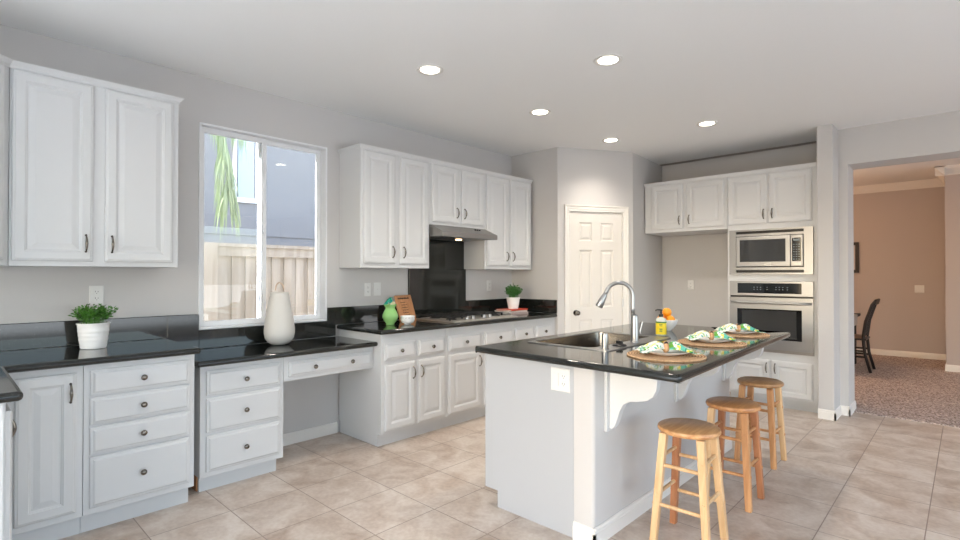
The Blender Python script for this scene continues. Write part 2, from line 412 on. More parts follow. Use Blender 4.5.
# dining room beyond the opening
DCZ = 2.83; DW = 10.8
MB().box(-1, 6.16, -.05, 9, DW + .1, .008).obj('floor_dining', M_carpet, kind='structure')
MB().box(-1, 6.30, DCZ, 9, DW + .1, DCZ + .1).obj('ceiling_dining', M_ceil, kind='structure')
MB().box(-1, DW, 0, 3.67, DW + .12, DCZ).obj('wall_dining_far', M_din, kind='structure')
MB().box(3.67, 9.6, 0, 9, DW + .12, DCZ).obj('wall_dining_return', M_din, kind='structure')
MB().box(-1.1, 6.5, 0, -1, DW + .12, DCZ).obj('wall_dining_left', M_din, kind='structure')
MB().box(9, 6.2, 0, 9.1, DW + .12, DCZ).obj('wall_dining_right', M_din, kind='structure')
mb = MB(); mb.box(-1, 6.52, 0, 2.99, 6.6, DCZ); mb.box(-1, 6.30, CZ, 9, 6.36, DCZ); mb.obj('wall_dining_near', M_din, kind='structure')
def crown(a, b, n, z1, name, h=.10, d=.085, m=None):
    # moulding running a->b, n = outward normal
    a = Vector((a[0], a[1], 0)); b = Vector((b[0], b[1], 0)); n = Vector((n[0], n[1], 0))
    prof = [(0, 0), (0, -h), (.012, -h), (.016, -h + .012), (.03, -h + .02), (d - .02, -.03), (d - .012, -.014), (d, -.012), (d, 0)]
    rings = [[tuple(p + n * w + Vector((0, 0, z1 + z))) for w, z in prof] for p in (a, b)]
    return MB().ring_stack(rings).obj(name, m or M_trim, kind='structure')
crown((-1, DW), (3.67 - .0, DW), (0, -1), DCZ, 'trim_crown_far', .12, .10)
crown((3.67, DW), (3.67, 9.5), (-1, 0), DCZ, 'trim_crown_return', .12, .10)
crown((3.57, 9.6), (9, 9.6), (0, -1), DCZ, 'trim_crown_near', .12, .10)
def baseb(a, b, n, name, h=.09, t=.013):
    a = Vector((a[0], a[1], 0)); b = Vector((b[0], b[1], 0)); n = Vector((n[0], n[1], 0))
    prof = [(0, 0), (t, 0), (t, h - .025), (t - .003, h - .022), (t - .003, h - .010), (.004, h), (0, h)]
    rings = [[tuple(p + n * w + Vector((0, 0, z))) for w, z in prof] for p in (a, b)]
    return MB().ring_stack(rings).obj(name, M_trim, kind='structure')
baseb((0, 1.70), (0, 2.352), (1, 0), 'baseboard_left')
baseb((A.x - .0, A.y), (A + dv * .078), (dn.x, dn.y), 'baseboard_pantry')
baseb(B, Cc, (nn.x, nn.y), 'baseboard_niche'); baseb((1.05, 6.41), (2.03, 6.41), (0, -1), 'baseboard_back')
baseb((2.872 - .0, 5.68), (3.013, 5.68), (0, -1), 'baseboard_pillar'); baseb((3.0, 5.667), (3.0, 5.96), (1, 0), 'baseboard_pillar_side')
baseb((3.0, 5.96), (JX + .013, 5.96), (0, -1), 'baseboard_opening'); baseb((JX, 5.947), (JX, 6.30), (1, 0), 'baseboard_jamb')
baseb((-1, DW), (3.67, DW), (0, -1), 'baseboard_dining_far', .10); baseb((3.67, DW), (3.67, 9.587), (-1, 0), 'baseboard_dining_return', .10)
baseb((3.657, 9.6), (9, 9.6), (0, -1), 'baseboard_dining_near', .10)

# pantry door
door = thing('door_1', projw((du0 + du1) / 2, 0, 0), '', 'door'); del door['label']; del door['category']; door['kind'] = 'structure'
cw = .06
mb = MB()
CP = [(0, 0), (.0, .018), (.012, .018), (.02, .012), (.045, .010), (.052, .006), (cw, .006), (cw, 0)]
def casing(mb, F, u0, u1, v1, P):
    # mitred casing: left leg, head, right leg (outside edge at u0/u1/v1)
    path = [((u0, 0), (1, 0)), ((u0, v1), (1, -1)), ((u1, v1), (-1, -1)), ((u1, 0), (-1, 0))]
    rings = []
    for (pu, pv), (du, dvv) in path:
        rings.append([tuple(F @ Vector((pu + w_ * du, pv + w_ * dvv, h))) for w_, h in P])
    return mb.ring_stack(rings)
c = casing(MB(), FD, .080, .867, 2.105, CP).obj('door_casing', M_trim, door)
mb = MB(); fbox(mb, FD, .137, .149, 0, dz1, -.11, .008); fbox(mb, FD, .794, .806, 0, dz1, -.11, .008); fbox(mb, FD, .137, .806, dz1 - .008, dz1 + .004, -.11, .008); mb.obj('door_frame', M_trim, door)
def six_panel(F, u0, u1, v0, v1):
    mb = MB(); W = u1 - u0; w0, w1 = -.045, -.008
    st = .110; mid = .105; pw = (W - 2 * st - mid) / 2
    us = [u0, u0 + st, u0 + st + pw, u0 + st + pw + mid, u1 - st, u1]
    vs = [v0, v0 + .22, v0 + .83, v0 + .965, v0 + 1.60, v0 + 1.70, v0 + 1.905, v1]
    holes = {(i, j) for i in (1, 3) for j in (1, 3, 5)}
    fbox(mb, F, u0, u1, v0, v1, w0, w1 - .012)
    for i in range(5):
        for j in range(7):
            a, b_, c_, d = us[i], us[i + 1], vs[j], vs[j + 1]
            if (i, j) in holes:
                prof = [(0, w1), (.008, w1 - .008), (.022, w1 - .009), (.040, w1 - .002), (.042, w1 - .002)]
                rings = [[tuple(F @ Vector(p)) for p in ((a + s, c_ + s, h), (b_ - s, c_ + s, h), (b_ - s, d - s, h), (a + s, d - s, h))] for s, h in prof]
                mb.ring_stack(rings, False, True)
            else:
                mb.add([tuple(F @ Vector(p)) for p in ((a, c_, w1), (b_, c_, w1), (b_, d, w1), (a, d, w1))], [(0, 1, 2, 3)])
    return mb
pd = six_panel(FD, .151, .792, .012, 2.034).obj('door_panel', M_door, door)
# knob
mb = MB(); n = 20; rings = []
for r_, h in ((.032, -.008), (.032, -.003), (.012, 0), (.011, .02), (.022, .026), (.028, .038), (.026, .05), (.014, .058), (.001, .059)):
    rings.append([tuple(FD @ Vector((.220 + r_ * math.cos(2 * PI * i / n), .918 + r_ * math.sin(2 * PI * i / n), h))) for i in range(n)])
mb.ring_stack(rings).obj('door_knob', M_nick, pd, smooth='auto')
for z in (.25, 1.02, 1.78):
    mb = MB(); fbox(mb, FD, .786, .803, z - .045, z + .045, -.006, .013); mb.obj('hinge', M_plas, pd, bevel=.004)

# window
win = thing('window_1', (-.06, (WY0 + WY1) / 2, WZ0), '', 'window'); del win['label']; del win['category']; win['kind'] = 'structure'
fw = .046; X0, X1 = -.125, -.045
def ringframe(x0, x1, y0, y1, z0, z1, t, name, m, parent, tb=None, bevel=.003):
    mb = MB(); tb = tb or t
    mb.box(x0, y0, z0, x1, y0 + t, z1); mb.box(x0, y1 - t, z0, x1, y1, z1)
    mb.box(x0, y0 + t, z0, x1, y1 - t, z0 + tb); mb.box(x0, y0 + t, z1 - t, x1, y1 - t, z1)
    return mb.obj(name, m, parent, bevel=bevel)
# outer frame stands almost flush with the room face
ringframe(-.13, .004, WY0 + .001, WY1 - .001, WZ0 + .001, WZ1 - .001, .014, 'window_frame', M_vinyl, win)
YM = 1.735
s1 = ringframe(-.075, -.048, WY0 + .016, YM + .028, WZ0 + .016, WZ1 - .016, .036, 'sliding_sash', M_vinyl, win, .036)
MB().box(-.064, WY0 + .051, WZ0 + .051, -.060, YM - .007, WZ1 - .051).obj('window_pane', M_glass, s1)
MB().box(-.049, YM - .005, 1.66, -.030, YM + .008, 1.72).obj('sash_latch', M_vinyl, s1, bevel=.005)
s2 = ringframe(-.105, -.078, YM - .02, WY1 - .016, WZ0 + .016, WZ1 - .016, .034, 'fixed_sash', M_vinyl, win, .034)
MB().box(-.094, YM + .013, WZ0 + .049, -.090, WY1 - .049, WZ1 - .049).obj('window_pane', M_glass, s2)

# ---------------------------------------------------------------- recessed ceiling lights
LABS = ['recessed ceiling light nearest the window wall and camera, above the desk', 'largest recessed ceiling light, above the front of the island',
        'recessed ceiling light beside the bright streak, near the range hood', 'recessed ceiling light just in front of the pantry door wall',
        'recessed ceiling light in front of the oven cabinets']
for (x, y), lb in zip(((1.252, 2.302), (2.211, 2.992), (1.245, 3.551), (1.225, 4.795), (2.16, 4.879)), LABS):
    t = thing('recessed_light', (x, y, CZ), lb, 'ceiling light', 'recessed ceiling lights')
    MB().lathe([(.092, -.0), (.092, -.004), (.086, -.008), (.066, -.004), (.062, -.0)], (x, y, CZ), 32, None, False, False).obj('trim_ring', M_trim, t, smooth=True)
    MB().lathe([(.001, -.003), (.063, -.003), (.063, -.001), (.001, -.001)], (x, y, CZ), 32).obj('lens', M_bulb, t)
    light('downlight', 'SPOT', (x, y, CZ - .02), 40, (1, .90, .78), (0, 0, -1), spot_size=math.radians(125), spot_blend=.9, shadow_soft_size=.06)
light('dining_pendant_glow', 'POINT', (1.5, 8.4, 2.2), 62, (1, .62, .36), shadow_soft_size=.2)
light('dining_daylight', 'AREA', (8.8, 8.2, 1.5), 40, (.95, .97, 1), (-1, 0, 0), shape='RECTANGLE', size=2, size_y=1.8)
light('hood_lamp', 'SPOT', (.3, 3.50, 1.69), 2.2, (1, .72, .42), (0, 0, -1), spot_size=math.radians(140), spot_blend=.8, shadow_soft_size=.03)

# ---------------------------------------------------------------- upper cabinets
def upper(y0, y1, z0, z1, doors, label, fx=.34, name='wall_cabinet', pulls=None, crownl=0, crownr=0):
    t = thing(name, (.002, (y0 + y1) / 2, z0), label, 'cabinet')
    mb = MB().box(.002, y0, z0, fx - .020, y1, z1); mb.obj('cabinet_body', M_cab, t, bevel=.0015, seg=1)
    F = FX(fx - .020)
    for (a, b, za, zb, pu) in doors: cdoor(F, a, b, za, zb, t, pu, za + .10)
    return t
def crown_x(y0, y1, z, fx, parent, left, right, m=M_cab):
    # small top moulding around front, mitred at exposed ends
    prof = [(0, -.035), (.004, -.035), (.008, -.022), (.024, -.006), (.026, 0), (0, 0)]
    rings = []
    st = []
    if left: st.append((lambda w: (.002, y0 - w)))
    st.append((lambda w: (fx + w, y0 - (w if left else 0))))
    st.append((lambda w: (fx + w, y1 + (w if right else 0))))
    if right: st.append((lambda w: (.002, y1 + w)))
    for f in st: rings.append([(f(w)[0], f(w)[1], z + h) for w, h in prof])
    MB().ring_stack(rings).obj('top_moulding', m, parent)
UB, UT = 1.395, 2.395
c1 = upper(2.370, 3.105, UB, UT, [(2.397, 2.712, UB + .035, UT - .035, 2.680), (2.765, 3.083, UB + .035, UT - .035, 2.797)],
           'white two-door wall cabinet between the window and the range hood')
crown_x(2.370, 3.105, UT + .004, .320, c1, True, False)
c2 = upper(3.107, 3.846, 1.800, UT, [(3.134, 3.472, 1.828, UT - .035, 3.440), (3.510, 3.828, 1.828, UT - .035, 3.542)],
           'short white two-door wall cabinet directly above the range hood')
crown_x(3.107, 3.846, UT + .004, .320, c2, False, False)
c3 = upper(3.848, 4.625, UB, UT, [(3.871, 4.208, UB + .035, UT - .035, 4.176), (4.245, 4.590, UB + .035, UT - .035, 4.277)],
           'white two-door wall cabinet at the far end, right of the range hood')
crown_x(3.848, 4.625, UT + .004, .320, c3, False, False)
c0 = upper(.258, 1.040, 1.383, 2.425, [(.268, .608, 1.411, 2.40, .575), (.663, 1.008, 1.411, 2.40, .695)],
           'large white two-door wall cabinet in the near left corner, left of the window')
crown_x(.258, 1.040, 2.44, .320, c0, False, True)
# diagonal corner cabinet
t = thing('corner_wall_cabinet', (.2, 0, 1.383), 'white diagonal corner wall cabinet at the left edge of the picture', 'cabinet')
MB().prism([(.002, .256), (.320, .256), (.62, -.044), (.62, -.36), (.002, -.36)], 1.383, 2.425).obj('cabinet_body', M_cab, t, bevel=.002)
u = Vector((-1, 1, 0)).normalized(); FC = frame((.62, -.044, 0), (u.x, u.y, 0), (.7071, .7071, 0))
cdoor(FC, .03, .385, 1.411, 2.40, t, .06, 1.51)
mb = MB(); prof = [(0, -.035), (.004, -.035), (.008, -.022), (.024, -.006), (.026, 0), (0, 0)]
mb.ring_stack([[(.320 + w * .41 * 1, .256 + w, 2.44 + h) for w, h in prof], [(.62 + w, -.044 + w * .41, 2.44 + h) for w, h in prof]]).obj('top_moulding', M_cab, t)

# ---------------------------------------------------------------- base cabinets, left wall
def base(name, fx, y0, y1, z0, z1, label, toe=(0, 0), toex=.08, kind='cabinet'):
    t = thing(name, (.02, (y0 + y1) / 2, 0), label, kind)
    MB().box(.02, y0, z0, fx - .020, y1, z1).obj('cabinet_body', M_cab, t, bevel=.0015, seg=1)
    MB().box(.02, y0 + toe[0], 0, fx - toex, y1 - toe[1], z0).obj('toe_kick', M_cab, t)
    return t
BX = .635
t = base('base_cabinet', BX, .222, .523, .105, .876, 'narrow white base cabinet with one tall door under the left counter')
cdoor(FX(BX - .02), .262, .495, .140, .842, t, .470, .745)
t = base('drawer_cabinet', BX, .525, 1.045, .105, .876, 'white four-drawer base cabinet under the left end counter', toe=(0, .012))
for a, b in ((.715, .846), (.563, .703), (.411, .551), (.138, .399)): drawer(FX(BX - .02), .551, 1.018, a, b, t)
t = base('drawer_cabinet', .535, 1.108, 1.632, .100, .783, 'white three-drawer desk cabinet under the window', toe=(.014, .022), toex=.078)
for a, b in ((.598, .748), (.372, .580), (.132, .352)): drawer(FX(.515), 1.142, 1.606, a, b, t)
MB().box(.30, 1.113, .002, .440, 1.1215, .097).obj('toe_side', M_toewood, t, label='bare plywood side of the toe kick')
t = thing('desk_apron', (.05, 2.0, .61), 'long shallow white desk drawer with two knobs over the knee hole', 'drawer')
MB().box(.05, 1.634, .610, .515, 2.359, .783).obj('drawer_case', M_cab, t, bevel=.0015)
drawer(FX(.515), 1.664, 2.335, .636, .742, t, 2)
t = base('base_cabinet', BX, 2.361, 3.046, .105, .876, 'white base cabinet with two drawers and two doors beside the desk knee hole', toe=(.012, 0))
F = FX(BX - .02)
drawer(F, 2.395, 2.690, .672, .805, t); drawer(F, 2.724, 3.018, .672, .805, t)
cdoor(F, 2.395, 2.690, .128, .640, t, 2.664, .548); cdoor(F, 2.724, 3.018, .128, .640, t, 2.750, .548)
t = base('base_cabinet', BX, 3.048, 3.948, .105, .876, 'white base cabinet with two drawers directly under the gas cooktop')
drawer(F, 3.070, 3.470, .672, .805, t); drawer(F, 3.520, 3.925, .672, .805, t)
cdoor(F, 3.070, 3.470, .128, .640, t, 3.443, .548); cdoor(F, 3.520, 3.925, .128, .640, t, 3.548, .548)
t = base('base_cabinet', BX, 3.950, 4.655, .105, .876, 'white base cabinet with two narrow drawers at the far end of the counter')
drawer(F, 3.970, 4.265, .672, .805, t); drawer(F, 4.310, 4.595, .672, .805, t)
cdoor(F, 3.970, 4.265, .128, .640, t, 4.240, .548); cdoor(F, 4.310, 4.595, .128, .640, t, 4.336, .548)

# near-left wing (its end shows at the picture's edge)
t = thing('base_cabinet', (1.0, -.1, 0), 'white base cabinet end with a door edge and pull at the lower left edge', 'cabinet')
MB().box(.66, -.40, .10, 1.365, .180, .876).obj('cabinet_body', M_cab, t, bevel=.0015)
MB().box(.66, -.40, 0, 1.34, .105, .10).obj('toe_kick', M_cab, t)
FW = frame((0, .180, 0), (-1, 0, 0), (0, 1, 0))
MB().box(1.366, -.40, .0, 1.378, .172, .876).obj('end_panel', M_cab, t)
cdoor(FW, -1.350, -1.02, .12, .84, t, -1.06, .71)
cdoor(FW, -.99, -.69, .12, .84, t, -.72, .71)

# ---------------------------------------------------------------- granite counters
def slab(pts, z1, th=.036, name='countertop', bev=.016):
    return MB().prism(pts, z1 - th, z1).obj(name, M_gran, bevel=bev, seg=4, smooth='auto')
tag(slab([(.022, -.42), (1.405, -.42), (1.405, .225), (.67, .225), (.67, 1.066), (.022, 1.066)], .914, name='countertop'),
    'L-shaped black granite countertop in the near left corner, carrying the potted plant', 'countertop')
tag(slab([(.022, 1.069), (.590, 1.069), (.590, 2.358), (.022, 2.358)], .820, name='desk_countertop'),
    'lower black granite desk top under the window, carrying the tall white vase', 'countertop')
mb = MB().prism([(.022, 2.328), (.67, 2.328), (.67, 4.638), (.022, 4.638)], .878, .914)
tag(mb.obj('countertop', M_gran, bevel=.016, seg=4, smooth='auto'), 'long black granite countertop under the range hood with the gas cooktop', 'countertop')
def splash(name, boxes, label):
    mb = MB()
    for b in boxes: mb.box(*b)
    return tag(mb.obj(name, M_gran, bevel=.002, seg=1), label, 'backsplash')
splash('backsplash', [(.001, -.36, .915, .021, 1.066, 1.062), (.001, 1.066, .824, .021, WY0, 1.062), (.001, WY0, .824, .021, WY1, WZ0 - .002), (.001, WY1, .824, .021, 2.327, 1.062)],
       'low black granite backsplash notched around the bottom of the window')
splash('backsplash', [(.001, 2.328, .915, .021, 3.112, 1.062)], 'low black granite backsplash behind the green vase, left of the tall granite panel')
splash('backsplash', [(.001, 3.880, .915, .021, 4.658, 1.062), (.021, 4.638, .915, .648, 4.658, 1.062)], 'low black granite backsplash turning the far corner behind the plant on books')
splash('backsplash', [(.001, 3.114, .915, .023, 3.878, 1.690)], 'tall black granite panel on the wall behind the gas cooktop')

# ---------------------------------------------------------------- range hood
t = thing('range_hood', (.0, 3.476, 1.69), 'slanted stainless steel range hood under the short wall cabinet', 'range hood')
pr = [(.024, 1.798), (.335, 1.798), (.500, 1.728), (.500, 1.682), (.024, 1.700)]
mb = MB(); mb.ring_stack([[(x, y, z) for x, z in pr] for y in (3.108, 3.845)])
mb.obj('hood_shell', M_hood, t, bevel=.003)
MB().box(.08, 3.16, 1.681, .46, 3.79, 1.690).obj('grease_filter', M_steel, t)
MB().lathe([(.03, 0), (.03, -.010), (.001, -.012)], (.30, 3.50, 1.682), 16).obj('hood_lamp_lens', emis('hood_lens', (1, .62, .32, 1), 6), t)
sl = Vector((.165, 0, -.07)).normalized()
for y in (3.63, 3.66, 3.69):
    p = Vector((.335, y, 1.798)) + sl * .07
    MB().lathe([(.009, 0), (.009, .010), (.001, .011)], p, 12, Matrix.Rotation(math.radians(23), 3, 'Y')).obj('hood_button', M_black, t)

# ---------------------------------------------------------------- cooktop
ct = thing('gas_cooktop', (.36, 3.52, .914), 'stainless five-burner gas cooktop with black grates set in the counter', 'cooktop')
MB().box(.10, 3.12, .914, .645, 3.985, .928).obj('steel_pan', M_pan, ct, bevel=.004)
burn = [(.24, 3.25), (.46, 3.25), (.33, 3.52), (.24, 3.82), (.46, 3.85)]
for (x, y) in burn:
    MB().lathe([(.050, 0), (.050, .008), (.036, .010), (.036, .018), (.001, .020)], (x, y, .926), 20).obj('burner', M_iron, ct)
def grate(y0, y1, x0=.125, x1=.56):
    mb = MB(); z = .958; r = .006
    for y in (y0, y1, (y0 + y1) / 2): mb.box(x0, y - r, z - .010, x1, y + r, z)
    for x in (x0 + r, x1 - r, (x0 + x1) / 2): mb.box(x - r, y0, z - .010, x + r, y1, z)
    for x in (x0 + .11, x1 - .11): mb.box(x - r, y0, z - .010, x + r, y1, z)
    for x in (x0 + r, x1 - r):
        for y in (y0, y1): mb.box(x - .007, y - .007, .926, x + .007, y + .007, z - .009)
    mb.obj('grate', M_iron, ct, bevel=.002, seg=1)
grate(3.145, 3.37); grate(3.385, 3.66, .125, .47); grate(3.675, 3.95, .125, .47)
for y in (3.37, 3.45, 3.60, 3.68):
    MB().lathe([(.024, 0), (.026, .004), (.021, .006), (.019, .028), (.017, .031), (.001, .031)], (.545, y, .926), 20).obj('control_knob', M_chrome, ct, smooth='auto')

# ---------------------------------------------------------------- oven wall
OY = 5.80
def backcab(name, x0, x1, z0, z1, label, y1=6.408):
    t = thing(name, ((x0 + x1) / 2, y1, z0), label, 'cabinet')
    MB().box(x0, OY, z0, x1, y1, z1).obj('cabinet_body', M_cab, t, bevel=.0015, seg=1)
    return t
FO = FY(OY)
t = thing('wall_cabinet', (1.58, 6.3, 1.825), 'white two-door cabinet high over the empty refrigerator recess', 'cabinet')
MB().prism([(1.113, OY), (2.038, OY), (2.038, 6.407), (1.066, 6.407)], 1.825, 2.395).obj('cabinet_body', M_cab, t, bevel=.0015, seg=1)
cdoor(FO, 1.197, 1.566, 1.860, 2.365, t, 1.530, 1.955); cdoor(FO, 1.606, 2.008, 1.860, 2.365, t, 1.640, 1.955)
def crown_y(x0, x1, z, y, parent):
    prof = [(0, -.035), (.004, -.035), (.008, -.022), (.020, -.006), (.022, 0), (0, 0)]
    MB().ring_stack([[(x, y - w, z + h) for w, h in prof] for x in (x0, x1)]).obj('top_moulding', M_cab, parent)
crown_y(1.108, 2.038, 2.412, OY, t)
tall = thing('oven_cabinet', (2.456, 6.408, 0), 'tall white cabinet housing the microwave and wall oven', 'cabinet')
mb = MB(); mb.box(2.041, OY, .10, 2.871, 6.408, .5555); mb.box(2.041, OY, 1.803, 2.871, 6.408, 2.395)
mb.box(2.041, OY, .5555, 2.063, 6.408, 1.803); mb.box(2.825, OY, .5555, 2.871, 6.408, 1.803); mb.box(2.063, 6.39, .5555, 2.825, 6.408, 1.803)
mb.box(2.063, OY, 1.273, 2.825, 6.39, 1.339)
mb.obj('cabinet_body', M_cab, tall)
MB().box(2.041, OY + .075, 0, 2.871, 6.408, .10).obj('toe_kick', M_cab, tall)
cdoor(FO, 2.048, 2.422, 1.860, 2.365, tall, 2.392, 1.955); cdoor(FO, 2.440, 2.812, 1.860, 2.365, tall, 2.470, 1.955)
cdoor(FO, 2.062, 2.440, .122, .478, tall, 2.412, .400); cdoor(FO, 2.462, 2.812, .122, .478, tall, 2.490, .400)
crown_y(2.038, 2.871, 2.412, OY, tall)
# microwave
mw = thing('microwave', (2.44, 5.9, 1.342), 'built-in stainless microwave above the wall oven', 'microwave')
def ob(mb, x0, x1, z0, z1, d0, d1): return mb.box(x0, OY - d1, z0, x1, OY - d0, z1)
mx0, mx1 = 2.064, 2.822
mb = MB(); ix0, ix1, iz0, iz1 = 2.128, 2.745, 1.412, 1.735
ob(mb, mx0, ix0, 1.340, 1.802, .0, .022); ob(mb, ix1, mx1, 1.340, 1.802, .0, .022)
for a, b in ((1.340, 1.358), (1.386, iz0), (iz1, 1.758), (1.786, 1.802)): ob(mb, ix0, ix1, a, b, .0, .022)
mb.box(2.075, OY, 1.345, 2.815, 6.2, 1.798)
mb.obj('trim_kit', M_steel, mw)
ob(MB(), ix0, ix1, 1.358, 1.386, 0, .008).obj('vent_slot', M_black, mw); ob(MB(), ix0, ix1, 1.758, 1.786, 0, .008).obj('vent_slot', M_black, mw)
mb = MB(); ob(mb, ix0, ix1, iz0, iz1, 0, .010); mb.obj('gap_shadow_strip', M_black, mw)
d = ob(MB(), ix0 + .008, 2.632, iz0 + .010, iz1 - .008, .010, .038).obj('microwave_door', M_steel, mw, bevel=.003)
ob(MB(), 2.172, 2.592, 1.468, 1.696, .038, .041).obj('door_window', M_bglass2, d, bevel=.001)
ob(MB(), 2.402, 2.464, 1.425, 1.455, .038, .050).obj('brand_badge', M_chrome, d, bevel=.002)
d = ob(MB(), 2.636, ix1 - .006, iz0 + .010, iz1 - .008, .010, .036).obj('control_panel', M_steel, mw, bevel=.003)
ob(MB(), 2.648, 2.724, 1.470, 1.700, .036, .039).obj('keypad', M_bglass, d)
mb = MB()
for r_ in range(7):
    for c_ in range(3): ob(mb, 2.658 + c_ * .022, 2.670 + c_ * .022, 1.486 + r_ * .024, 1.494 + r_ * .024, .039, .0398)
ob(mb, 2.660, 2.712, 1.668, 1.688, .039, .0398)
mb.obj('keypad_marks', M_led, d)
ob(MB(), 2.648, 2.724, 1.428, 1.458, .036, .041).obj('open_button', M_chrome, d, bevel=.004)
# wall oven
ov = thing('built_in_oven', (2.44, 5.9, .555), 'stainless steel wall oven with a curved bar handle', 'oven')
mb = MB(); mb.box(2.075, OY, .558, 2.815, 6.3, 1.268); ob(mb, 2.066, 2.824, .556, 1.272, 0, .006); mb.obj('oven_body', M_steel, ov)
d = ob(MB(), 2.066, 2.824, 1.122, 1.272, .006, .030).obj('control_panel', M_steel, ov, bevel=.003)
ob(MB(), 2.146, 2.726, 1.148, 1.252, .030, .033).obj('control_display', M_bglass, d)
mb = MB()
for k, x in enumerate((2.30, 2.33, 2.36, 2.42, 2.50, 2.53, 2.56, 2.60)):
    for z in (1.185, 1.207): ob(mb, x, x + .010, z, z + .006, .033, .0336)
mb.obj('display_marks', M_led, d)
ob(MB(), 2.07, 2.82, 1.106, 1.122, .006, .012).obj('gap_shadow_strip', M_black, ov)
# door with a window opening (picture frame) and glass
F_ = FO; dz0, dz1_ = .590, 1.104
mb = MB(); wx0, wx1, wz0, wz1 = 2.144, 2.728, .688, .990
ob(mb, 2.070, wx0, dz0, dz1_, .006, .040); ob(mb, wx1, 2.822, dz0, dz1_, .006, .040); ob(mb, wx0, wx1, dz0, wz0, .006, .040); ob(mb, wx0, wx1, wz1, dz1_, .006, .040)
d = mb.obj('oven_door', M_steel, ov, bevel=0)
ob(MB(), wx0, wx1, wz0, wz1, .020, .037).obj('door_glass', M_bglass, d)
ob(MB(), wx0 + .045, wx1 - .045, wz0 + .02, wz1 - .012, .037, .0375).obj('viewing_window', M_bglass2, d)
pts = [(2.092, OY - .04, 1.055)] + [(2.098 + .698 * i / 16, OY - .04 - .048 * min(1, math.sin(PI * (i + .6) / 17.2) * 2.6), 1.055 + 0 * i) for i in range(17)] + [(2.802, OY - .04, 1.055)]
MB().tube(pts, [.013] * len(pts), 12).obj('bar_handle', M_chrome, d, smooth=True)
mb = MB(); ob(mb, 2.070, 2.820, .558, .588, .006, .024); mb.obj('lower_trim', M_hood, ov, bevel=.002)

# ---------------------------------------------------------------- island
IX0, IX1, IX2, IY0, IY1 = 1.828, 2.440, 2.556, 2.235, 4.235
isl = thing('island_cabinet', (2.13, 3.2, 0), 'white island cabinet with a plain end panel and recessed toe kick', 'cabinet')
mb = MB().box(IX0 + .02, IY0 + .012, .095, IX1 - .002, IY1, .70); mb.box(IX0 + .02, IY0 + .012, .70, 1.90, IY1, .876); mb.box(2.352, IY0 + .012, .70, IX1 - .002, IY1, .876)
mb.box(1.90, IY0 + .012, .70, 2.352, 2.56, .876); mb.box(1.90, 3.37, .70, 2.352, IY1, .876); mb.obj('cabinet_body', M_cab, isl)
MB().box(IX0, IY0, .095, IX1 - .001, IY0 + .012, .876).obj('end_panel', M_cab_dim, isl)
MB().box(IX0 + .095, IY0 + .001, 0, IX1 - .001, IY1, .095).obj('toe_kick', M_cab_dim, isl)
FI = frame((IX0 + .02, 0, 0), (0, -1, 0), (-1, 0, 0))
for k in range(4):
    a = -(IY1 - .03) + k * .49; b = a + .46
    cdoor(FI, a, b, .12, .66, isl, b - .03 if k % 2 == 0 else a + .03, .57); drawer(FI, a, b, .70, .84, isl)
# pony wall
def rrect(x0, y0, x1, y1, r, n=5, corners=(1, 1, 1, 1)):
    pts = []
    for (cx, cy, a0, on) in ((x1 - r, y0 + r, -90, corners[0]), (x1 - r, y1 - r, 0, corners[1]), (x0 + r, y1 - r, 90, corners[2]), (x0 + r, y0 + r, 180, corners[3])):
        if on:
            for i in range(n + 1):
                a = math.radians(a0 + 90 * i / n); pts.append((cx + r * math.cos(a), cy + r * math.sin(a)))
        else:
            a = math.radians(a0 + 45); pts.append((cx + r * (1 if math.cos(a) > 0 else -1), cy + r * (1 if math.sin(a) > 0 else -1)))
    return pts
pw = MB().prism(rrect(IX1, IY0, IX2, IY1, .02, 5, (1, 1, 0, 0)), 0, .877).obj('wall_island', M_wall, kind='structure', smooth='auto')
baseb((IX1 + .0, IY0), (IX2 + .013, IY0), (0, -1), 'baseboard_island_end'); baseb((IX2, IY0 - .013), (IX2, IY1), (1, 0), 'baseboard_island_side')
# counter with a sink cut-out
cx = [(1.768, 2.192), (3.020, 2.150), (2.948, 4.345), (1.768, 4.345)]
def roundpoly(pts, r, n=5):
    out = []
    for i, p in enumerate(pts):
        a = Vector(pts[i - 1]); b = Vector(p); c = Vector(pts[(i + 1) % len(pts)])
        d1 = (a - b).normalized(); d2 = (c - b).normalized()
        s_ = b + d1 * r; e = b + d2 * r
        for k in range(n + 1):
            t_ = k / n; q = s_ * (1 - t_) ** 2 + b * 2 * t_ * (1 - t_) + e * t_ ** 2; out.append((q.x, q.y))
    return out
SK = [(1.885, 2.545), (2.462, 2.545), (2.462, 3.385), (1.885, 3.385)]       # sink rim outline
outer = roundpoly(cx, .035); hole = [(1.905, 2.565), (2.345, 2.565), (2.345, 3.365), (1.905, 3.365)]
me = bpy.data.meshes.new('island_countertop'); bm = bmesh.new()
z0, z1 = .878, .914
def loopv(pts, z): return [bm.verts.new((x, y, z)) for x, y in pts]
oe, he = [], []
vo = loopv(outer, z1); vh = loopv(hole, z1)
eo = [bm.edges.new((vo[i], vo[(i + 1) % len(vo)])) for i in range(len(vo))]; eh = [bm.edges.new((vh[i], vh[(i + 1) % 4])) for i in range(4)]
bmesh.ops.triangle_fill(bm, edges=eo + eh, use_beauty=True)
g = bmesh.ops.extrude_face_region(bm, geom=list(bm.faces))
for v in g['geom']:
    if isinstance(v, bmesh.types.BMVert): v.co.z = z0
bmesh.ops.recalc_face_normals(bm, faces=bm.faces); bm.to_mesh(me); bm.free(); me.materials.append(M_gran)
ic = bpy.data.objects.new('island_countertop', me); COL.objects.link(ic)
bv = ic.modifiers.new('bevel', 'BEVEL'); bv.width = .015; bv.segments = 4; bv.limit_method = 'ANGLE'; bv.angle_limit = math.radians(50); bv.use_clamp_overlap = False
me.shade_smooth()
try: me.set_sharp_from_angle(angle=math.radians(35))
except Exception: pass
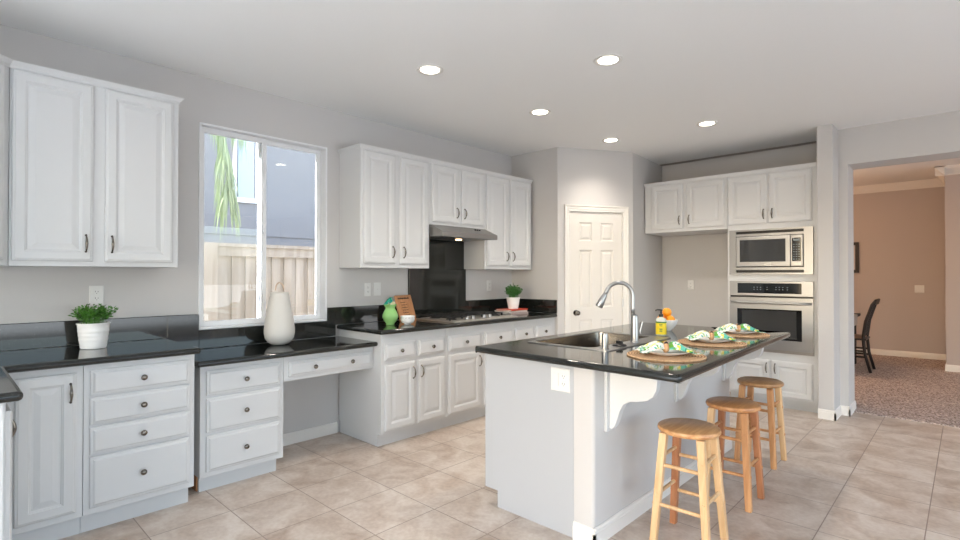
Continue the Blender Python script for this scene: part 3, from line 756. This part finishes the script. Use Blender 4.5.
tag(ic, 'polished black granite island countertop overhanging the stools', 'countertop')
# sink
sk = thing('sink', (2.17, 2.965, .914), 'drop-in stainless steel sink in the island counter', 'sink')
mb = MB(); bas = rrect(1.912, 2.575, 2.338, 3.355, .05, 4); rim = rrect(1.885, 2.545, 2.462, 3.385, .03, 4)
def L3(pts, z): return [(x, y, z) for x, y in pts]
b2 = rrect(1.925, 2.588, 2.325, 3.342, .05, 4)
rm = MB(); rm.ring_stack([L3(rim, .9145), L3(rim, .919), L3(rrect(1.893, 2.553, 2.454, 3.377, .03, 4), .9205), L3(bas, .9195), L3(bas, .914)], False, False).obj('rim', M_steel, sk, smooth='auto')
mb.ring_stack([L3(bas, .914), L3(b2, .76), L3(rrect(1.96, 2.62, 2.29, 3.31, .05, 4), .742)], False, True)
mb.obj('basin', M_sink, sk, smooth='auto')
MB().lathe([(.045, 0), (.045, .003), (.03, .003), (.001, .001)], (2.12, 2.97, .7425), 20).obj('drain', M_chrome, sk)
# faucet
fx_, fy_ = 2.395, 2.985
ft = thing('faucet', (fx_, fy_, .919), 'tall gooseneck stainless faucet with pull-down spray head at the sink', 'faucet')
MB().lathe([(.030, 0), (.030, .006), (.024, .010), (.0235, .09), (.0215, .155), (.019, .166), (.012, .170)], (fx_, fy_, .919), 24).obj('faucet_body', M_chrome, ft, smooth='auto')
fx_ -= .012
D = Vector((-.80, -.60, 0)); pts = [Vector((fx_, fy_, 1.08)), Vector((fx_, fy_, 1.13)), Vector((fx_, fy_, 1.19))]
R_ = .083; cz = 1.205
for i in range(15):
    a = math.radians(0 + 160 * i / 14)
    pts.append(Vector((fx_, fy_, cz)) + D * (R_ - R_ * math.cos(a)) + Vector((0, 0, R_ * math.sin(a))))
dirv = (pts[-1] - pts[-2]).normalized(); pts.append(pts[-1] + dirv * .022); endp = pts[-1]
MB().tube([tuple(p) for p in pts], .0125, 14).obj('spout', M_chrome, ft, smooth=True)
h0 = endp - dirv * .004
MB().tube([tuple(h0), tuple(h0 + dirv * .012), tuple(h0 + dirv * .05), tuple(h0 + dirv * .085), tuple(h0 + dirv * .092)], [.013, .0165, .021, .024, .020], 16).obj('spray_head', M_chrome, ft, smooth='auto')
mb = MB(); hp = Vector((fx_ + .026, fy_ + .018, .972))
mb.tube([(fx_ + .012, fy_ + .009, .972), tuple(hp + Vector((.012, .009, 0)))], .014, 14)
mb.tube([tuple(hp + Vector((.006, .004, 0))), tuple(hp + Vector((.012, .010, .03))), tuple(hp + Vector((.020, .018, .075)))], [.008, .006, .005], 10)
mb.obj('lever_handle', M_chrome, ft, smooth='auto')
o = MB().lathe([(.024, 0), (.024, .006), (.019, .008), (.019, .078), (.017, .088), (.001, .090)], (2.415, 2.590, .919), 20).obj('air_gap_cap', M_chrome, None, smooth='auto')
tag(o, 'short cylindrical steel air gap at the near corner of the sink', 'air gap')
st = thing('sink_stopper', (2.41, 2.765, .919), 'black rubber sink stopper lying on the sink deck', 'stopper')
MB().lathe([(.040, 0), (.042, .005), (.036, .010), (.020, .014), (.001, .015)], (2.41, 2.765, .9195), 24).obj('stopper_disc', M_black, st, smooth='auto')
MB().box(2.390, 2.757, .930, 2.430, 2.773, .950).obj('stopper_grip', M_black, st, bevel=.004)

# corbels
def corbel(y, label):
    t = thing('corbel', (IX2, y, .55), label, 'bracket', 'white corbels under the island counter')
    pf = [(.002, .56), (.018, .558), (.035, .575), (.052, .615), (.066, .655), (.088, .690), (.125, .710), (.175, .718), (.225, .730), (.258, .752), (.276, .785), (.282, .83), (.282, .876), (.002, .876)]
    mb = MB(); mb.ring_stack([[(IX2 + .018 + (a - .002) * .90, yy, b) for a, b in pf] for yy in (y - .022, y + .022)])
    mb.obj('bracket_arm', M_cab, t, bevel=.002, seg=1)
    MB().box(IX2 + .001, y - .045, .545, IX2 + .018, y + .045, .876).obj('back_plate', M_cab, t, bevel=.002)
corbel(2.375, 'white scrolled corbel at the near end of the island')
corbel(3.225, 'white scrolled corbel at the middle of the island, its tip below the counter corner')
corbel(4.10, 'white scrolled corbel at the far end of the island')

# ---------------------------------------------------------------- stools
def stool(name, loc, rot, label, seatm, legms, rungm, half=.120, top=.088, H=.578):
    t = thing(name, (0, 0, 0), label, 'stool', 'wooden stools at the island')
    Rr = .150
    MB().lathe([(Rr - .022, H - .034), (Rr - .006, H - .029), (Rr, H - .018), (Rr - .003, H - .007), (Rr - .014, H), (.001, H)], n=40).obj('seat', seatm, t, smooth='auto')
    corners = [(-1, -1), (1, -1), (-1, 1), (1, 1)]
    def at(c_, z): k = half + (top - half) * z / H; return Vector((c_[0] * k, c_[1] * k, z))
    for c_, m_ in zip(corners, legms):
        a = at(c_, 0); b = at(c_, H - .034); w0, w1 = .017, .019
        v = []
        for p, w_ in ((a, w0), (b, w1)):
            v += [(p.x - w_, p.y - w_, p.z), (p.x + w_, p.y - w_, p.z), (p.x + w_, p.y + w_, p.z), (p.x - w_, p.y + w_, p.z)]
        MB().ring_stack([v[:4], v[4:]]).obj('leg', m_, t, bevel=.005)
    for (i, j, z) in ((0, 1, .385), (0, 1, .190), (2, 3, .385), (2, 3, .190), (0, 2, .425), (0, 2, .240), (1, 3, .425), (1, 3, .240)):
        a = at(corners[i], z); b = at(corners[j], z); e = (b - a).normalized() * .021
        MB().tube([tuple(a - e), tuple(b + e)], .0095, 10).obj('rung', rungm, t, smooth='auto')
    t.location = loc; t.rotation_euler = (0, 0, rot)
    return t
stool('wooden_stool', (2.870, 2.620, 0), .03, 'pale wooden stool nearest the camera, one back leg reddish', W_seat, [W_light, W_light, W_red, W_light], W_light, .130)
stool('wooden_stool', (2.872, 3.285, 0), .0, 'honey-brown wooden stool in the middle of the three', W_seat2, [W_light, W_mid, W_red, W_red], W_mid)
stool('wooden_stool', (2.803, 4.100, 0), -.03, 'tan wooden stool farthest away, in front of the oven cabinet', W_seat3, [W_mid, W_mid, W_mid, W_light], W_mid)
o = MB().box(2.735, 3.386, .300, 2.741, 3.394, .375).obj('rung_tag', M_blue); 
bpy.data.objects.remove(o)

# ---------------------------------------------------------------- place settings
def setting(x, y, rot, adj, seed):
    random.seed(seed)
    zc = .914
    n = 60; r0 = .196
    ring = [(r0 * (1 + .006 * math.sin(9 * 2 * PI * i / n) + random.uniform(-.006, .006))) for i in range(n)]
    mb = MB(); rs = []
    for k, z in ((.985, .0), (1, .004), (.985, .008), (.5, .008)):
        rs.append([(ring[i] * k * math.cos(2 * PI * i / n), ring[i] * k * math.sin(2 * PI * i / n), z) for i in range(n)])
    mb.ring_stack(rs); o = mb.obj('placemat', M_jute, smooth='auto'); o.location = (x, y, zc + .0005)
    o['label'] = 'round woven jute placemat ' + adj; o['category'] = 'placemat'; o['group'] = 'jute placemats on the island'
    # plate
    o = MB().lathe([(.062, 0), (.066, .003), (.105, .012), (.122, .019), (.124, .022), (.118, .021), (.092, .0125), (.064, .008), (.001, .008)], n=40).obj('plate', M_cer, smooth='auto')
    o.location = (x - .005, y + .01, zc + .0088); o['label'] = 'white plate under the printed napkin ' + adj; o['category'] = 'plate'; o['group'] = 'white plates on the island'
    # napkin: bow-tie of pleated cloth through a wooden ring
    t = thing('napkin', (0, 0, 0), 'green and yellow printed napkin gathered in a wooden ring ' + adj, 'napkin', 'printed napkins on the plates')
    mb = MB(); NU, NV = 34, 22; vs = []
    for i in range(NU + 1):
        u_ = -1 + 2 * i / NU; au = abs(u_)
        halfw = .016 + .088 * min(1, max(0, (au - .06)) ** .75) * (1 if u_ < 0 else 1.05); halfw *= (1 - .25 * max(0, au - .8) / .2)
        for j in range(NV + 1):
            v_ = -1 + 2 * j / NV
            pleat = math.sin(v_ * 9 + (1.3 if u_ > 0 else 0)) * .012 * (1 - .3 * au) + math.sin(v_ * 17 + u_ * 6) * .004
            hgt = .018 + .024 * math.sin(min(1, au * 1.25) * PI) * (1 - .5 * v_ * v_) + .012 * (1 - au) - .010 * max(0, au - .8) / .2
            edge = .012 * math.sin(v_ * 7 + u_ * 3) * (au > .9)
            vs.append((u_ * (.135 + .012 * math.sin(v_ * 4)) + edge, v_ * halfw, max(.012, hgt + pleat)))
    fs = [(i * (NV + 1) + j, (i + 1) * (NV + 1) + j, (i + 1) * (NV + 1) + j + 1, i * (NV + 1) + j + 1) for i in range(NU) for j in range(NV)]
    mb.add(vs, fs); c = mb.obj('cloth', M_nap, t, smooth=True); sd = c.modifiers.new('thick', 'SOLIDIFY'); sd.thickness = .0022
    mb = MB(); q = []
    for k in range(20):
        a = 2 * PI * k / 20; q.append((0.0, .019 * math.cos(a), .030 + .015 * math.sin(a)))
    mb.tube(q, .013, 10, True); rg = mb.obj('napkin_ring', M_bead, t, smooth=True, label='wooden ring')
    for k in range(4):
        a = math.radians(35 + 36 * k)
        m_ = M_bead if k % 2 else M_darkw
        MB().lathe([(.001, -.011), (.007, -.009), (.0105, -.003), (.0105, .003), (.007, .009), (.001, .011)], (0, .026 * math.cos(a), .030 + .022 * math.sin(a)), 12).obj('bead', m_, rg, smooth=True)
    t.location = (x - .005, y + .01, zc + .013); t.rotation_euler = (0, 0, rot)
setting(2.755, 2.615, math.radians(38), 'nearest the camera', 1)
setting(2.745, 3.300, math.radians(32), 'in the middle of the island', 2)
setting(2.715, 3.910, math.radians(36), 'farthest along the island', 3)

# soap bottle
sx, sy = 2.345, 3.475
sb = thing('soap_bottle', (sx, sy, .914), 'pump soap bottle with bright yellow label and black pump beside the fruit bowl', 'soap bottle')
MB().lathe([(.033, 0), (.036, .003), (.035, .102), (.033, .114), (.025, .122), (.013, .126), (.013, .132), (.001, .133)], (sx, sy, .9145), 28).obj('bottle', M_bottle, sb, smooth='auto')
MB().lathe([(.0366, .010), (.0360, .090)], (sx, sy, .9145), 28, None, False, False).obj('label', M_yel, sb, smooth=True)
MB().lathe([(.0365, .088), (.0362, .098)], (sx, sy, .9145), 28, None, False, False).obj('label_band', M_lgreen, sb, smooth=True)
mb = MB()
cam_a = math.atan2(-sy, 3.9 - sx)
def curved(mb, a0, a1, z0, z1, r):
    k = 4; r0 = [(sx + r * math.cos(a0 + (a1 - a0) * i / k), sy + r * math.sin(a0 + (a1 - a0) * i / k)) for i in range(k + 1)]
    v = [(x, y, z0) for x, y in r0] + [(x, y, z1) for x, y in r0]
    mb.add(v, [(i, i + 1, k + 2 + i, k + 1 + i) for i in range(k)])
for (za, wd) in ((.078, .5), (.068, .42), (.046, .5), (.039, .36), (.030, .45)): curved(mb, cam_a - wd * .7, cam_a + wd * .5, .9145 + za, .9145 + za + .0045, .0372)
mb.obj('label_print', M_lgreen, sb)
mb = MB(); mb.lathe([(.015, .130), (.015, .148), (.007, .152), (.006, .172), (.010, .173), (.010, .181), (.001, .183)], (sx, sy, .9145), 16)
mb.tube([(sx, sy, 1.092), (sx - .02, sy - .018, 1.094), (sx - .030, sy - .026, 1.088)], [.006, .005, .0045], 8)
mb.obj('pump', M_black, sb, smooth='auto')
# fruit bowl
bx, by = 2.230, 3.835
o = MB().lathe([(.030, 0), (.032, .004), (.048, .018), (.066, .042), (.077, .070), (.080, .082), (.077, .083), (.070, .068), (.058, .040), (.040, .020), (.001, .014)], (bx, by, .9145), 36).obj('fruit_bowl', M_cer, smooth='auto')
tag(o, 'white bowl of oranges on the island behind the soap bottle', 'bowl')
for i, (dx, dy, dz, lb) in enumerate(((-.035, -.020, .080, 'orange at the left of the fruit bowl, partly behind the pump'), (.035, -.020, .080, 'orange at the right front of the fruit bowl'),
                          (0, .040, .080, 'orange at the back of the fruit bowl'), (.0, .000, .136, 'orange on top in the middle of the fruit bowl'))):
    o = bpy.data.objects.new('orange', None); bpy.data.objects.remove(o)
    prof = [(.001, -.0342)] + [(.0345 * math.cos(math.radians(a)), .034 * math.sin(math.radians(a))) for a in range(-75, 90, 15)] + [(.001, .0335)]
    o = MB().lathe(prof, n=24).obj('orange', M_orange, smooth=True); o.location = (bx + dx, by + dy, .9145 + dz); o.rotation_euler = (i, .4 * i, 0)
    o['label'] = lb; o['category'] = 'orange'; o['group'] = 'oranges in the white bowl'

# ---------------------------------------------------------------- plants
def grass_pot(name, c, rt, rb, h, label, leafh, spread, ribs, mleaf, nl, lw):
    t = thing(name, c, label, 'potted plant')
    prof = [(rb - .003, 0), (rb, .003)]
    for i in range(1, 24):
        z = h * i / 24; r = rb + (rt - rb) * i / 24
        prof.append((r + (.0016 if (ribs and .25 < i / 24 < .75 and i % 4 < 2) else 0), z))
    prof += [(rt + .003, h - .006), (rt + .003, h), (rt - .004, h), (rt - .006, h - .02), (.001, h - .02)]
    MB().lathe(prof, c, 40).obj('pot', M_cer, t, smooth='auto')
    MB().lathe([(rt - .008, h - .018), (.001, h - .014)], c, 24).obj('soil', M_soil, t)
    mb = MB(); cc = Vector(c) + Vector((0, 0, h - .015))
    for i in range(nl):
        a = random.uniform(0, 2 * PI); rr = rt * .8 * math.sqrt(random.random()); lean = random.uniform(.1, 1) * spread
        base_ = cc + Vector((rr * math.cos(a), rr * math.sin(a), 0)); L_ = leafh * random.uniform(.55, 1.05) * (1 - .35 * rr / rt)
        out = Vector((math.cos(a + random.uniform(-.6, .6)), math.sin(a), 0)) * lean * (rr / rt + .25)
        stem = [base_ + out * (s_ * s_) * L_ + Vector((0, 0, L_ * s_ * (1 - .25 * lean * s_))) for s_ in (0, .35, .7, 1)]
        side = out.cross(Vector((0, 0, 1))); side = side.normalized() * .0012 if side.length > 1e-4 else Vector((.0012, 0, 0))
        for k in range(3):
            mb.add([stem[k] - side, stem[k] + side, stem[k + 1] + side, stem[k + 1] - side], [(0, 1, 2, 3)])
        for k in range(lw):
            s_ = .3 + .7 * k / lw; p = stem[1].lerp(stem[3], s_) if lw > 1 else stem[2]
            ang = random.uniform(0, 2 * PI); d_ = Vector((math.cos(ang), math.sin(ang), random.uniform(.1, .9))).normalized()
            w_ = d_.cross(Vector((random.uniform(-1, 1), random.uniform(-1, 1), .5))).normalized(); ll = random.uniform(.016, .026); ww = .0055
            mb.add([p, p + d_ * ll * .5 + w_ * ww, p + d_ * ll, p + d_ * ll * .5 - w_ * ww], [(0, 1, 2, 3)])
    mb.obj('foliage', mleaf, t)
    return t
random.seed(5)
grass_pot('potted_plant', (.235, .630, .9145), .078, .062, .146, 'bushy green plant in a ribbed white pot on the left counter', .150, .62, True, M_leaf, 120, 6)
# books and the far plant
bk = (.300, 4.300)
def book(z, h, dx, dy, rot, m, label):
    t = thing('book', (0, 0, 0), label, 'book', 'books stacked under the far plant')
    a, b = .105, .150
    mb = MB().box(-a, -b, 0, a, b, .003); mb.box(-a, -b, h - .003, a, b, h); mb.box(-a, -b, 0, -a + .003, b, h); mb.obj('cover', m, t)
    MB().box(-a + .003, -b + .005, .003, a - .004, b - .005, h - .003).obj('pages', M_page, t)
    t.location = (bk[0] + dx, bk[1] + dy, z); t.rotation_euler = (0, 0, rot)
book(.9145, .020, .01, .0, PI + .04, M_book3, 'grey book at the bottom of the stack under the far plant')
book(.9355, .018, .0, -.012, PI - .03, M_book2, 'cream book in the middle of the stack under the far plant')
book(.9545, .014, .0, .008, PI + .06, M_red, 'orange-red book on top of the stack under the far plant')
random.seed(9)
grass_pot('potted_plant', (.315, 4.310, .9688), .074, .053, .125, 'small green plant in a plain white pot standing on the books', .175, .5, False, M_leafd, 190, 6)

# big vase on the desk
vx, vy = .195, 1.755
t = thing('vase', (vx, vy, .822), 'tall tapered white ceramic vase with wicker loop in front of the window', 'vase')
prof = [(.040, 0), (.056, .004), (.082, .020), (.100, .048), (.108, .085), (.108, .115), (.100, .18), (.088, .25), (.075, .32), (.064, .375), (.062, .385), (.058, .385), (.060, .37), (.090, .2), (.09, .06), (.001, .02)]
MB().lathe(prof, (vx, vy, .8222), 48).obj('vase_body', M_vase, t, smooth=True)
q = []; dperp = Vector((.726, .687, 0))
for i in range(17):
    a = PI * i / 16; q.append(tuple(Vector((vx, vy, 1.200)) + dperp * (.030 * math.cos(a)) + Vector((0, 0, .02 + .058 * math.sin(a) ** .8))))
MB().tube(q, .0055, 8).obj('wicker_loop', M_wick, t, smooth=True)
# green vase
gx, gy = .345, 2.650
t = thing('vase', (gx, gy, .914), 'small lime-green ruffled ceramic vase left of the wooden sign', 'vase')
mb = MB(); n = 40; rs = []
for r_, z in ((.032, 0), (.038, .004), (.034, .012), (.056, .035), (.066, .065), (.065, .085), (.052, .115), (.040, .135), (.040, .145), (.050, .165), (.058, .172), (.052, .168), (.036, .145), (.036, .13), (.05, .08), (.001, .03)):
    wv = .10 if z > .15 else 0
    rs.append([(gx + r_ * (1 + wv * math.sin(6 * 2 * PI * i / n)) * math.cos(2 * PI * i / n), gy + r_ * (1 + wv * math.sin(6 * 2 * PI * i / n)) * math.sin(2 * PI * i / n), .9145 + z) for i in range(n)])
mb.ring_stack(rs); mb.obj('vase_body', M_green, t, smooth=True)
random.seed(3)
pk = thing('paper_flowers', (gx, gy, 1.06), 'teal and cream paper flowers sticking out of the green vase', 'flowers')
for i, (ox, oy, oz, m_) in enumerate(((-.012, -.020, 1.118, M_teal), (-.018, -.034, 1.098, M_teal), (.004, -.002, 1.112, M_teal), (.006, .020, 1.094, M_cream), (-.004, -.004, 1.132, M_teal), (.010, .004, 1.088, M_cream))):
    c_ = Vector((gx + ox, gy + oy, oz)); mb = MB()
    for k in range(6):
        a = 2 * PI * k / 6 + i; d_ = Vector((math.cos(a) * .4 + .4, math.sin(a), math.cos(a))).normalized(); w_ = d_.cross(Vector((1, -.3, .2))).normalized()
        mb.add([c_, c_ + d_ * .012 + w_ * .008, c_ + d_ * .024, c_ + d_ * .012 - w_ * .008], [(0, 1, 2, 3)])
    mb.tube([tuple(c_), (gx + ox * .3, gy + oy * .3, 1.00)], .0012, 5)
    fo = mb.obj('flower', m_, pk)
# small white bowl
wx_, wy_ = .400, 2.792
t = thing('bowl', (wx_, wy_, .914), 'small white patterned bowl in front of the wooden sign', 'bowl')
MB().lathe([(.028, 0), (.030, .006), (.050, .014), (.060, .034), (.062, .070), (.059, .070), (.055, .036), (.040, .018), (.001, .012)], (wx_, wy_, .9145), 36).obj('bowl_body', M_cer, t, smooth='auto')
mb = MB()
for k in range(14):
    a = 2 * PI * k / 14; r_ = .0622
    p = Vector((wx_ + r_ * math.cos(a), wy_ + r_ * math.sin(a), .9145 + .052)); s_ = Vector((-math.sin(a), math.cos(a), 0)) * .006
    mb.add([p - s_, p + s_ + Vector((0, 0, .002)), p + s_ + Vector((0, 0, .006)), p - s_ + Vector((0, 0, .004))], [(0, 1, 2, 3)])
mb.obj('painted_pattern', M_book3, t)
# wooden sign leaning on the backsplash
sg = thing('wooden_sign', (.17, 2.98, .914), 'small leaning wooden board with dark burnt lettering by the cooktop', 'sign')
P0 = Vector((.205, 2.875, .9150)); P1 = Vector((.140, 3.110, .9150))
uu = (P1 - P0).normalized(); nh = Vector((uu.y, -uu.x, 0)); upv = (Vector((0, 0, 1)) * .972 - nh * .30).normalized(); nn_ = uu.cross(upv)
FS = Matrix(((uu.x, upv.x, nn_.x, P0.x), (uu.y, upv.y, nn_.y, P0.y), (uu.z, upv.z, nn_.z, P0.z), (0, 0, 0, 1)))
SW, SH = (P1 - P0).length, .245
mb = MB(); fbox(mb, FS, 0, SW, 0, SH, -.014, .0); mb.obj('board', W_board, sg, bevel=.004)
mb = MB(); random.seed(12)
def scrib(u0, u1, v, h):
    u_ = u0
    while u_ < u1:
        w_ = random.uniform(.003, .006); fbox(mb, FS, u_, min(u_ + w_, u1), v, v + h * random.uniform(.7, 1), 0, .0008); u_ += w_ + random.uniform(.0008, .0022)
scrib(.030, SW - .045, SH - .038, .016); mb.obj('title_lettering', M_ink, sg); mb = MB()
for k, (a, b) in enumerate(((.055, .135), (.065, .150), (.060, .148), (.070, .155), (.062, .150), (.068, .158))): scrib(a, b, SH - .072 - k * .024, .006)
mb.obj('lettering', M_ink, sg)

# ---------------------------------------------------------------- outlets and switches
def plate(F, u, v, wd, ht, kinds, name, label, cat):
    o0 = F @ Vector((u, v, 0)); t = thing(name, o0, label, cat)
    rects(F, u - wd / 2, u + wd / 2, v - ht / 2, v + ht / 2, [(0, .0005), (0, .003), (.004, .006)]).obj('cover_plate', M_plas, t)
    n = len(kinds)
    for i, k in enumerate(kinds):
        cu = u + (i - (n - 1) / 2) * .046
        if k == 'o':
            for dz in (-.020, .020):
                mb = MB(); fbox(mb, F, cu - .016, cu + .016, v + dz - .015, v + dz + .015, .006, .0085); r = mb.obj('receptacle', M_plas, t, bevel=.003)
                mb = MB(); fbox(mb, F, cu - .008, cu - .0055, v + dz - .002, v + dz + .007, .0085, .0088); fbox(mb, F, cu + .0055, cu + .008, v + dz - .002, v + dz + .006, .0085, .0088)
                fbox(mb, F, cu - .002, cu + .002, v + dz - .010, v + dz - .006, .0085, .0088); mb.obj('slot', M_slot, r)
        elif k == 'r':
            mb = MB(); fbox(mb, F, cu - .016, cu + .016, v - .034, v + .034, .006, .010); mb.obj('rocker', M_plas, t, bevel=.002)
        else:
            mb = MB(); fbox(mb, F, cu - .005, cu + .005, v - .010, v + .010, .006, .014); mb.obj('toggle', M_plas, t, bevel=.002)
    return t
plate(FX(0), .684, 1.211, .074, .118, 'o', 'power_outlet', 'white duplex outlet on the wall above the left potted plant', 'outlet')
plate(FX(0), 2.657, 1.205, .066, .118, 'o', 'power_outlet', 'white outlet between the window and the other plate, above the green vase', 'outlet')
plate(FX(0), 2.760, 1.207, .076, .118, 't', 'light_switch', 'white switch plate on the wall just left of the granite panel', 'switch')
plate(FX(0), 4.266, 1.216, .074, .118, 'o', 'power_outlet', 'white outlet on the wall right of the granite panel, under the far cabinet', 'outlet')
plate(FY(6.41), 1.412, 1.211, .074, .118, 'o', 'power_outlet', 'white outlet on the back wall of the refrigerator recess', 'outlet')
plate(FY(IY0), 2.360, .793, .118, .122, 'ro', 'power_outlet', 'white switch and outlet plate on the white end of the island', 'outlet')
plate(FY(DW), 3.330, 1.11, .118, .118, 'tt', 'light_switch', 'double light switch on the far dining room wall', 'switch')

# ---------------------------------------------------------------- dining room furniture
ch = thing('dining_chair', (2.66, 8.9, .008), 'black slat-back dining chair beyond the opening', 'chair')
z0 = .008
for y in (8.71, 9.09):
    MB().tube([(2.93, y, z0), (2.87, y, .25), (2.85, y, .47), (2.88, y, .70), (2.95, y, .93), (2.985, y, .985)], [.018, .019, .021, .019, .017, .015], 8).obj('rear_leg', M_darkw, ch, smooth=True)
    MB().box(2.455, y - .018, z0, 2.491, y + .018, .44).obj('front_leg', M_darkw, ch, bevel=.004)
mb = MB(); mb.box(2.45, 8.69, .44, 2.885, 9.11, .465); mb.obj('seat_frame', M_darkw, ch, bevel=.006)
MB().box(2.46, 8.70, .462, 2.85, 9.10, .485).obj('seat_cushion', M_tan, ch, bevel=.012)
mb = MB(); mb.ring_stack([[(x, y, z) for x, z in ((2.955, .93), (2.985, .925), (3.005, 1.0), (2.98, 1.005))] for y in (8.70, 9.10)]); mb.obj('top_rail', M_darkw, ch, bevel=.004)
for y in (8.79, 8.86, 8.93, 9.0):
    MB().tube([(2.862, y, .50), (2.885, y, .70), (2.955, y, .94)], .009, 6).obj('back_slat', M_darkw, ch)
for y in (8.71, 9.09):
    MB().box(2.49, y - .008, .20, 2.87, y + .008, .228).obj('stretcher', M_darkw, ch); MB().box(2.49, y - .008, .28, 2.87, y + .008, .305).obj('stretcher', M_darkw, ch)
tb = thing('dining_table', (1.9, 8.95, .008), 'dark dining table with a pale runner, mostly behind the opening', 'table')
MB().box(1.1, 8.35, .72, 2.72, 9.55, .76).obj('table_top', M_darkw, tb, bevel=.004)
for x in (1.18, 2.64):
    for y in (8.43, 9.47): MB().box(x - .035, y - .035, z0, x + .035, y + .035, .72).obj('leg', M_darkw, tb)
rn = MB().box(1.09, 8.75, .7605, 2.735, 9.15, .766); rn.box(2.725, 8.75, .62, 2.735, 9.15, .766); rn = rn.obj('table_runner', M_runner)
tag(rn, 'pale patterned runner hanging over the end of the dining table', 'table runner')
pf = thing('framed_picture', (2.1, DW - .02, 1.36), 'dark framed picture on the far dining wall, cut off by the opening', 'picture')
FPc = FY(DW)
mb = MB(); 
for a in ((1.75, 1.80, 1.37, 1.89), (2.50, 2.55, 1.37, 1.89), (1.80, 2.50, 1.37, 1.42), (1.80, 2.50, 1.84, 1.89)): fbox(mb, FPc, a[0], a[1], a[2], a[3], .002, .03)
mb.obj('picture_frame', M_darkw, pf)
mb = MB(); fbox(mb, FPc, 1.80, 2.50, 1.42, 1.84, .003, .012); mb.obj('picture_mat', M_mat_, pf)
mb = MB(); fbox(mb, FPc, 1.88, 2.46, 1.46, 1.60, .012, .014); fbox(mb, FPc, 1.88, 2.46, 1.64, 1.80, .012, .014); mb.obj('print', M_art, pf)

# ---------------------------------------------------------------- outdoors
MB().box(-8, -14, -.25, -.16, 14, -.15).obj('ground_outdoor', M_ground, kind='structure')
fn = thing('wooden_fence', (-1.95, 3, -.15), 'pale cedar board fence standing outside the window', 'fence')
fxp = -1.8; FT = 1.665
y = -6.0; k = 0; random.seed(4)
boards = MB()
while y < 9:
    boards.box(fxp - .018, y, -.14, fxp, y + .098, FT - .03); boards.box(fxp - .036, y + .08, -.14, fxp - .0185, y + .165, FT - .03); y += .146 + random.uniform(-.004, .004)
boards.obj('board_panel', W_fence, fn, bevel=.002, seg=1)
MB().box(fxp - .06, -6, FT - .03, fxp + .045, 9, FT + .005).obj('cap_rail', W_fence, fn)
MB().box(fxp, -6, FT - .13, fxp + .025, 9, FT - .03).obj('top_rail', W_fence, fn)
for py in (-.5, 1.93, 4.36):
    MB().box(fxp + .0, py - .07, -.15, fxp + .09, py + .07, FT + .0).obj('fence_post', W_fence, fn)
hs = thing('neighbor_house', (-4.2, 3, -.15), 'blue-grey stucco house wall seen beyond the fence', 'house')
MB().box(-4.4, -6, -.15, -4.0, 12, 6.2).obj('stucco_wall', M_house, hs)
MB().box(-4.0, -6, 1.93, -3.985, 12, 1.96).obj('stucco_band', M_house, hs)
mb = MB(); hy0, hy1, hz0, hz1 = 3.02, 3.40, 2.42, 3.7
for a in ((hy0, hy0 + .05, hz0, hz1), (hy1 - .05, hy1, hz0, hz1), (hy0 + .05, hy1 - .05, hz0, hz0 + .07), (hy0 + .05, hy1 - .05, hz1 - .07, hz1)): mb.box(-4.0, a[0], a[2], -3.97, a[1], a[3])
wf = mb.obj('window_frame', M_vinyl, hs)
MB().box(-3.99, hy0 + .07, hz0 + .07, -3.985, hy1 - .07, hz1 - .07).obj('window_pane', M_pane, wf)
pt = thing('palm_tree', (-1.15, .75, -.15), 'drooping green palm frond hanging at the upper left of the window', 'palm tree')
MB().lathe([(.13, 0), (.11, .5), (.10, 1.6), (.11, 2.9), (.05, 3.15)], (-1.15, .75, -.15), 16).obj('trunk', M_bark, pt, smooth=True)
random.seed(21)
def frond(path, nleaf, name='frond', lmin=.35, lmax=.6):
    mb = MB(); P = [Vector(p) for p in path]
    mb.tube([tuple(p) for p in P], [.014 - .011 * i / (len(P) - 1) for i in range(len(P))], 6)
    for i in range(nleaf):
        s_ = (i / nleaf) * (len(P) - 1); k_ = min(int(s_), len(P) - 2); p = P[k_].lerp(P[k_ + 1], s_ - k_)
        t_ = (P[k_ + 1] - P[k_]).normalized(); side = 1 if i % 2 else -1
        sd = t_.cross(Vector((0, 0, 1)));
        if sd.length < .1: sd = Vector((0, 1, 0))
        sd.normalize()
        L_ = random.uniform(lmin, lmax); d0 = (sd * side * random.uniform(.15, .5) + t_ * .3 + Vector((random.uniform(-.2, .2), random.uniform(-.12, .12), -.2))).normalized()
        pts_ = [p]; d_ = d0
        for q_ in range(5):
            d_ = (d_ + Vector((0, 0, -.55))).normalized(); pts_.append(pts_[-1] + d_ * L_ / 5)
        wv_ = Vector((random.uniform(-.4, .4), 1, 0)).normalized(); ww = [.002, .005, .006, .005, .003, .0008]
        v = []
        for q_, pp in enumerate(pts_): v += [pp - wv_ * ww[q_], pp + wv_ * ww[q_]]
        mb.add(v, [(2 * q_, 2 * q_ + 1, 2 * q_ + 3, 2 * q_ + 2) for q_ in range(5)])
    return mb.obj(name, M_palm, pt)
frond([(-1.15, .80, 2.95), (-1.15, 1.1, 3.25), (-1.18, 1.5, 3.28), (-1.2, 1.78, 3.0), (-1.2, 1.87, 2.62), (-1.2, 1.90, 2.25), (-1.2, 1.91, 2.05)], 330, 'frond', .30, .48)
frond([(-1.15, .80, 2.95), (-1.25, 1.15, 3.35), (-1.35, 1.6, 3.40), (-1.35, 1.95, 3.15), (-1.35, 2.08, 2.85)], 180, 'frond', .30, .5)
frond([(-1.15, .75, 2.95), (-1.3, .3, 3.4), (-1.5, -.2, 3.3), (-1.6, -.5, 2.7)], 80)
frond([(-1.15, .75, 2.95), (-1.9, .7, 3.5), (-2.5, .65, 3.3), (-2.8, .6, 2.8)], 80)
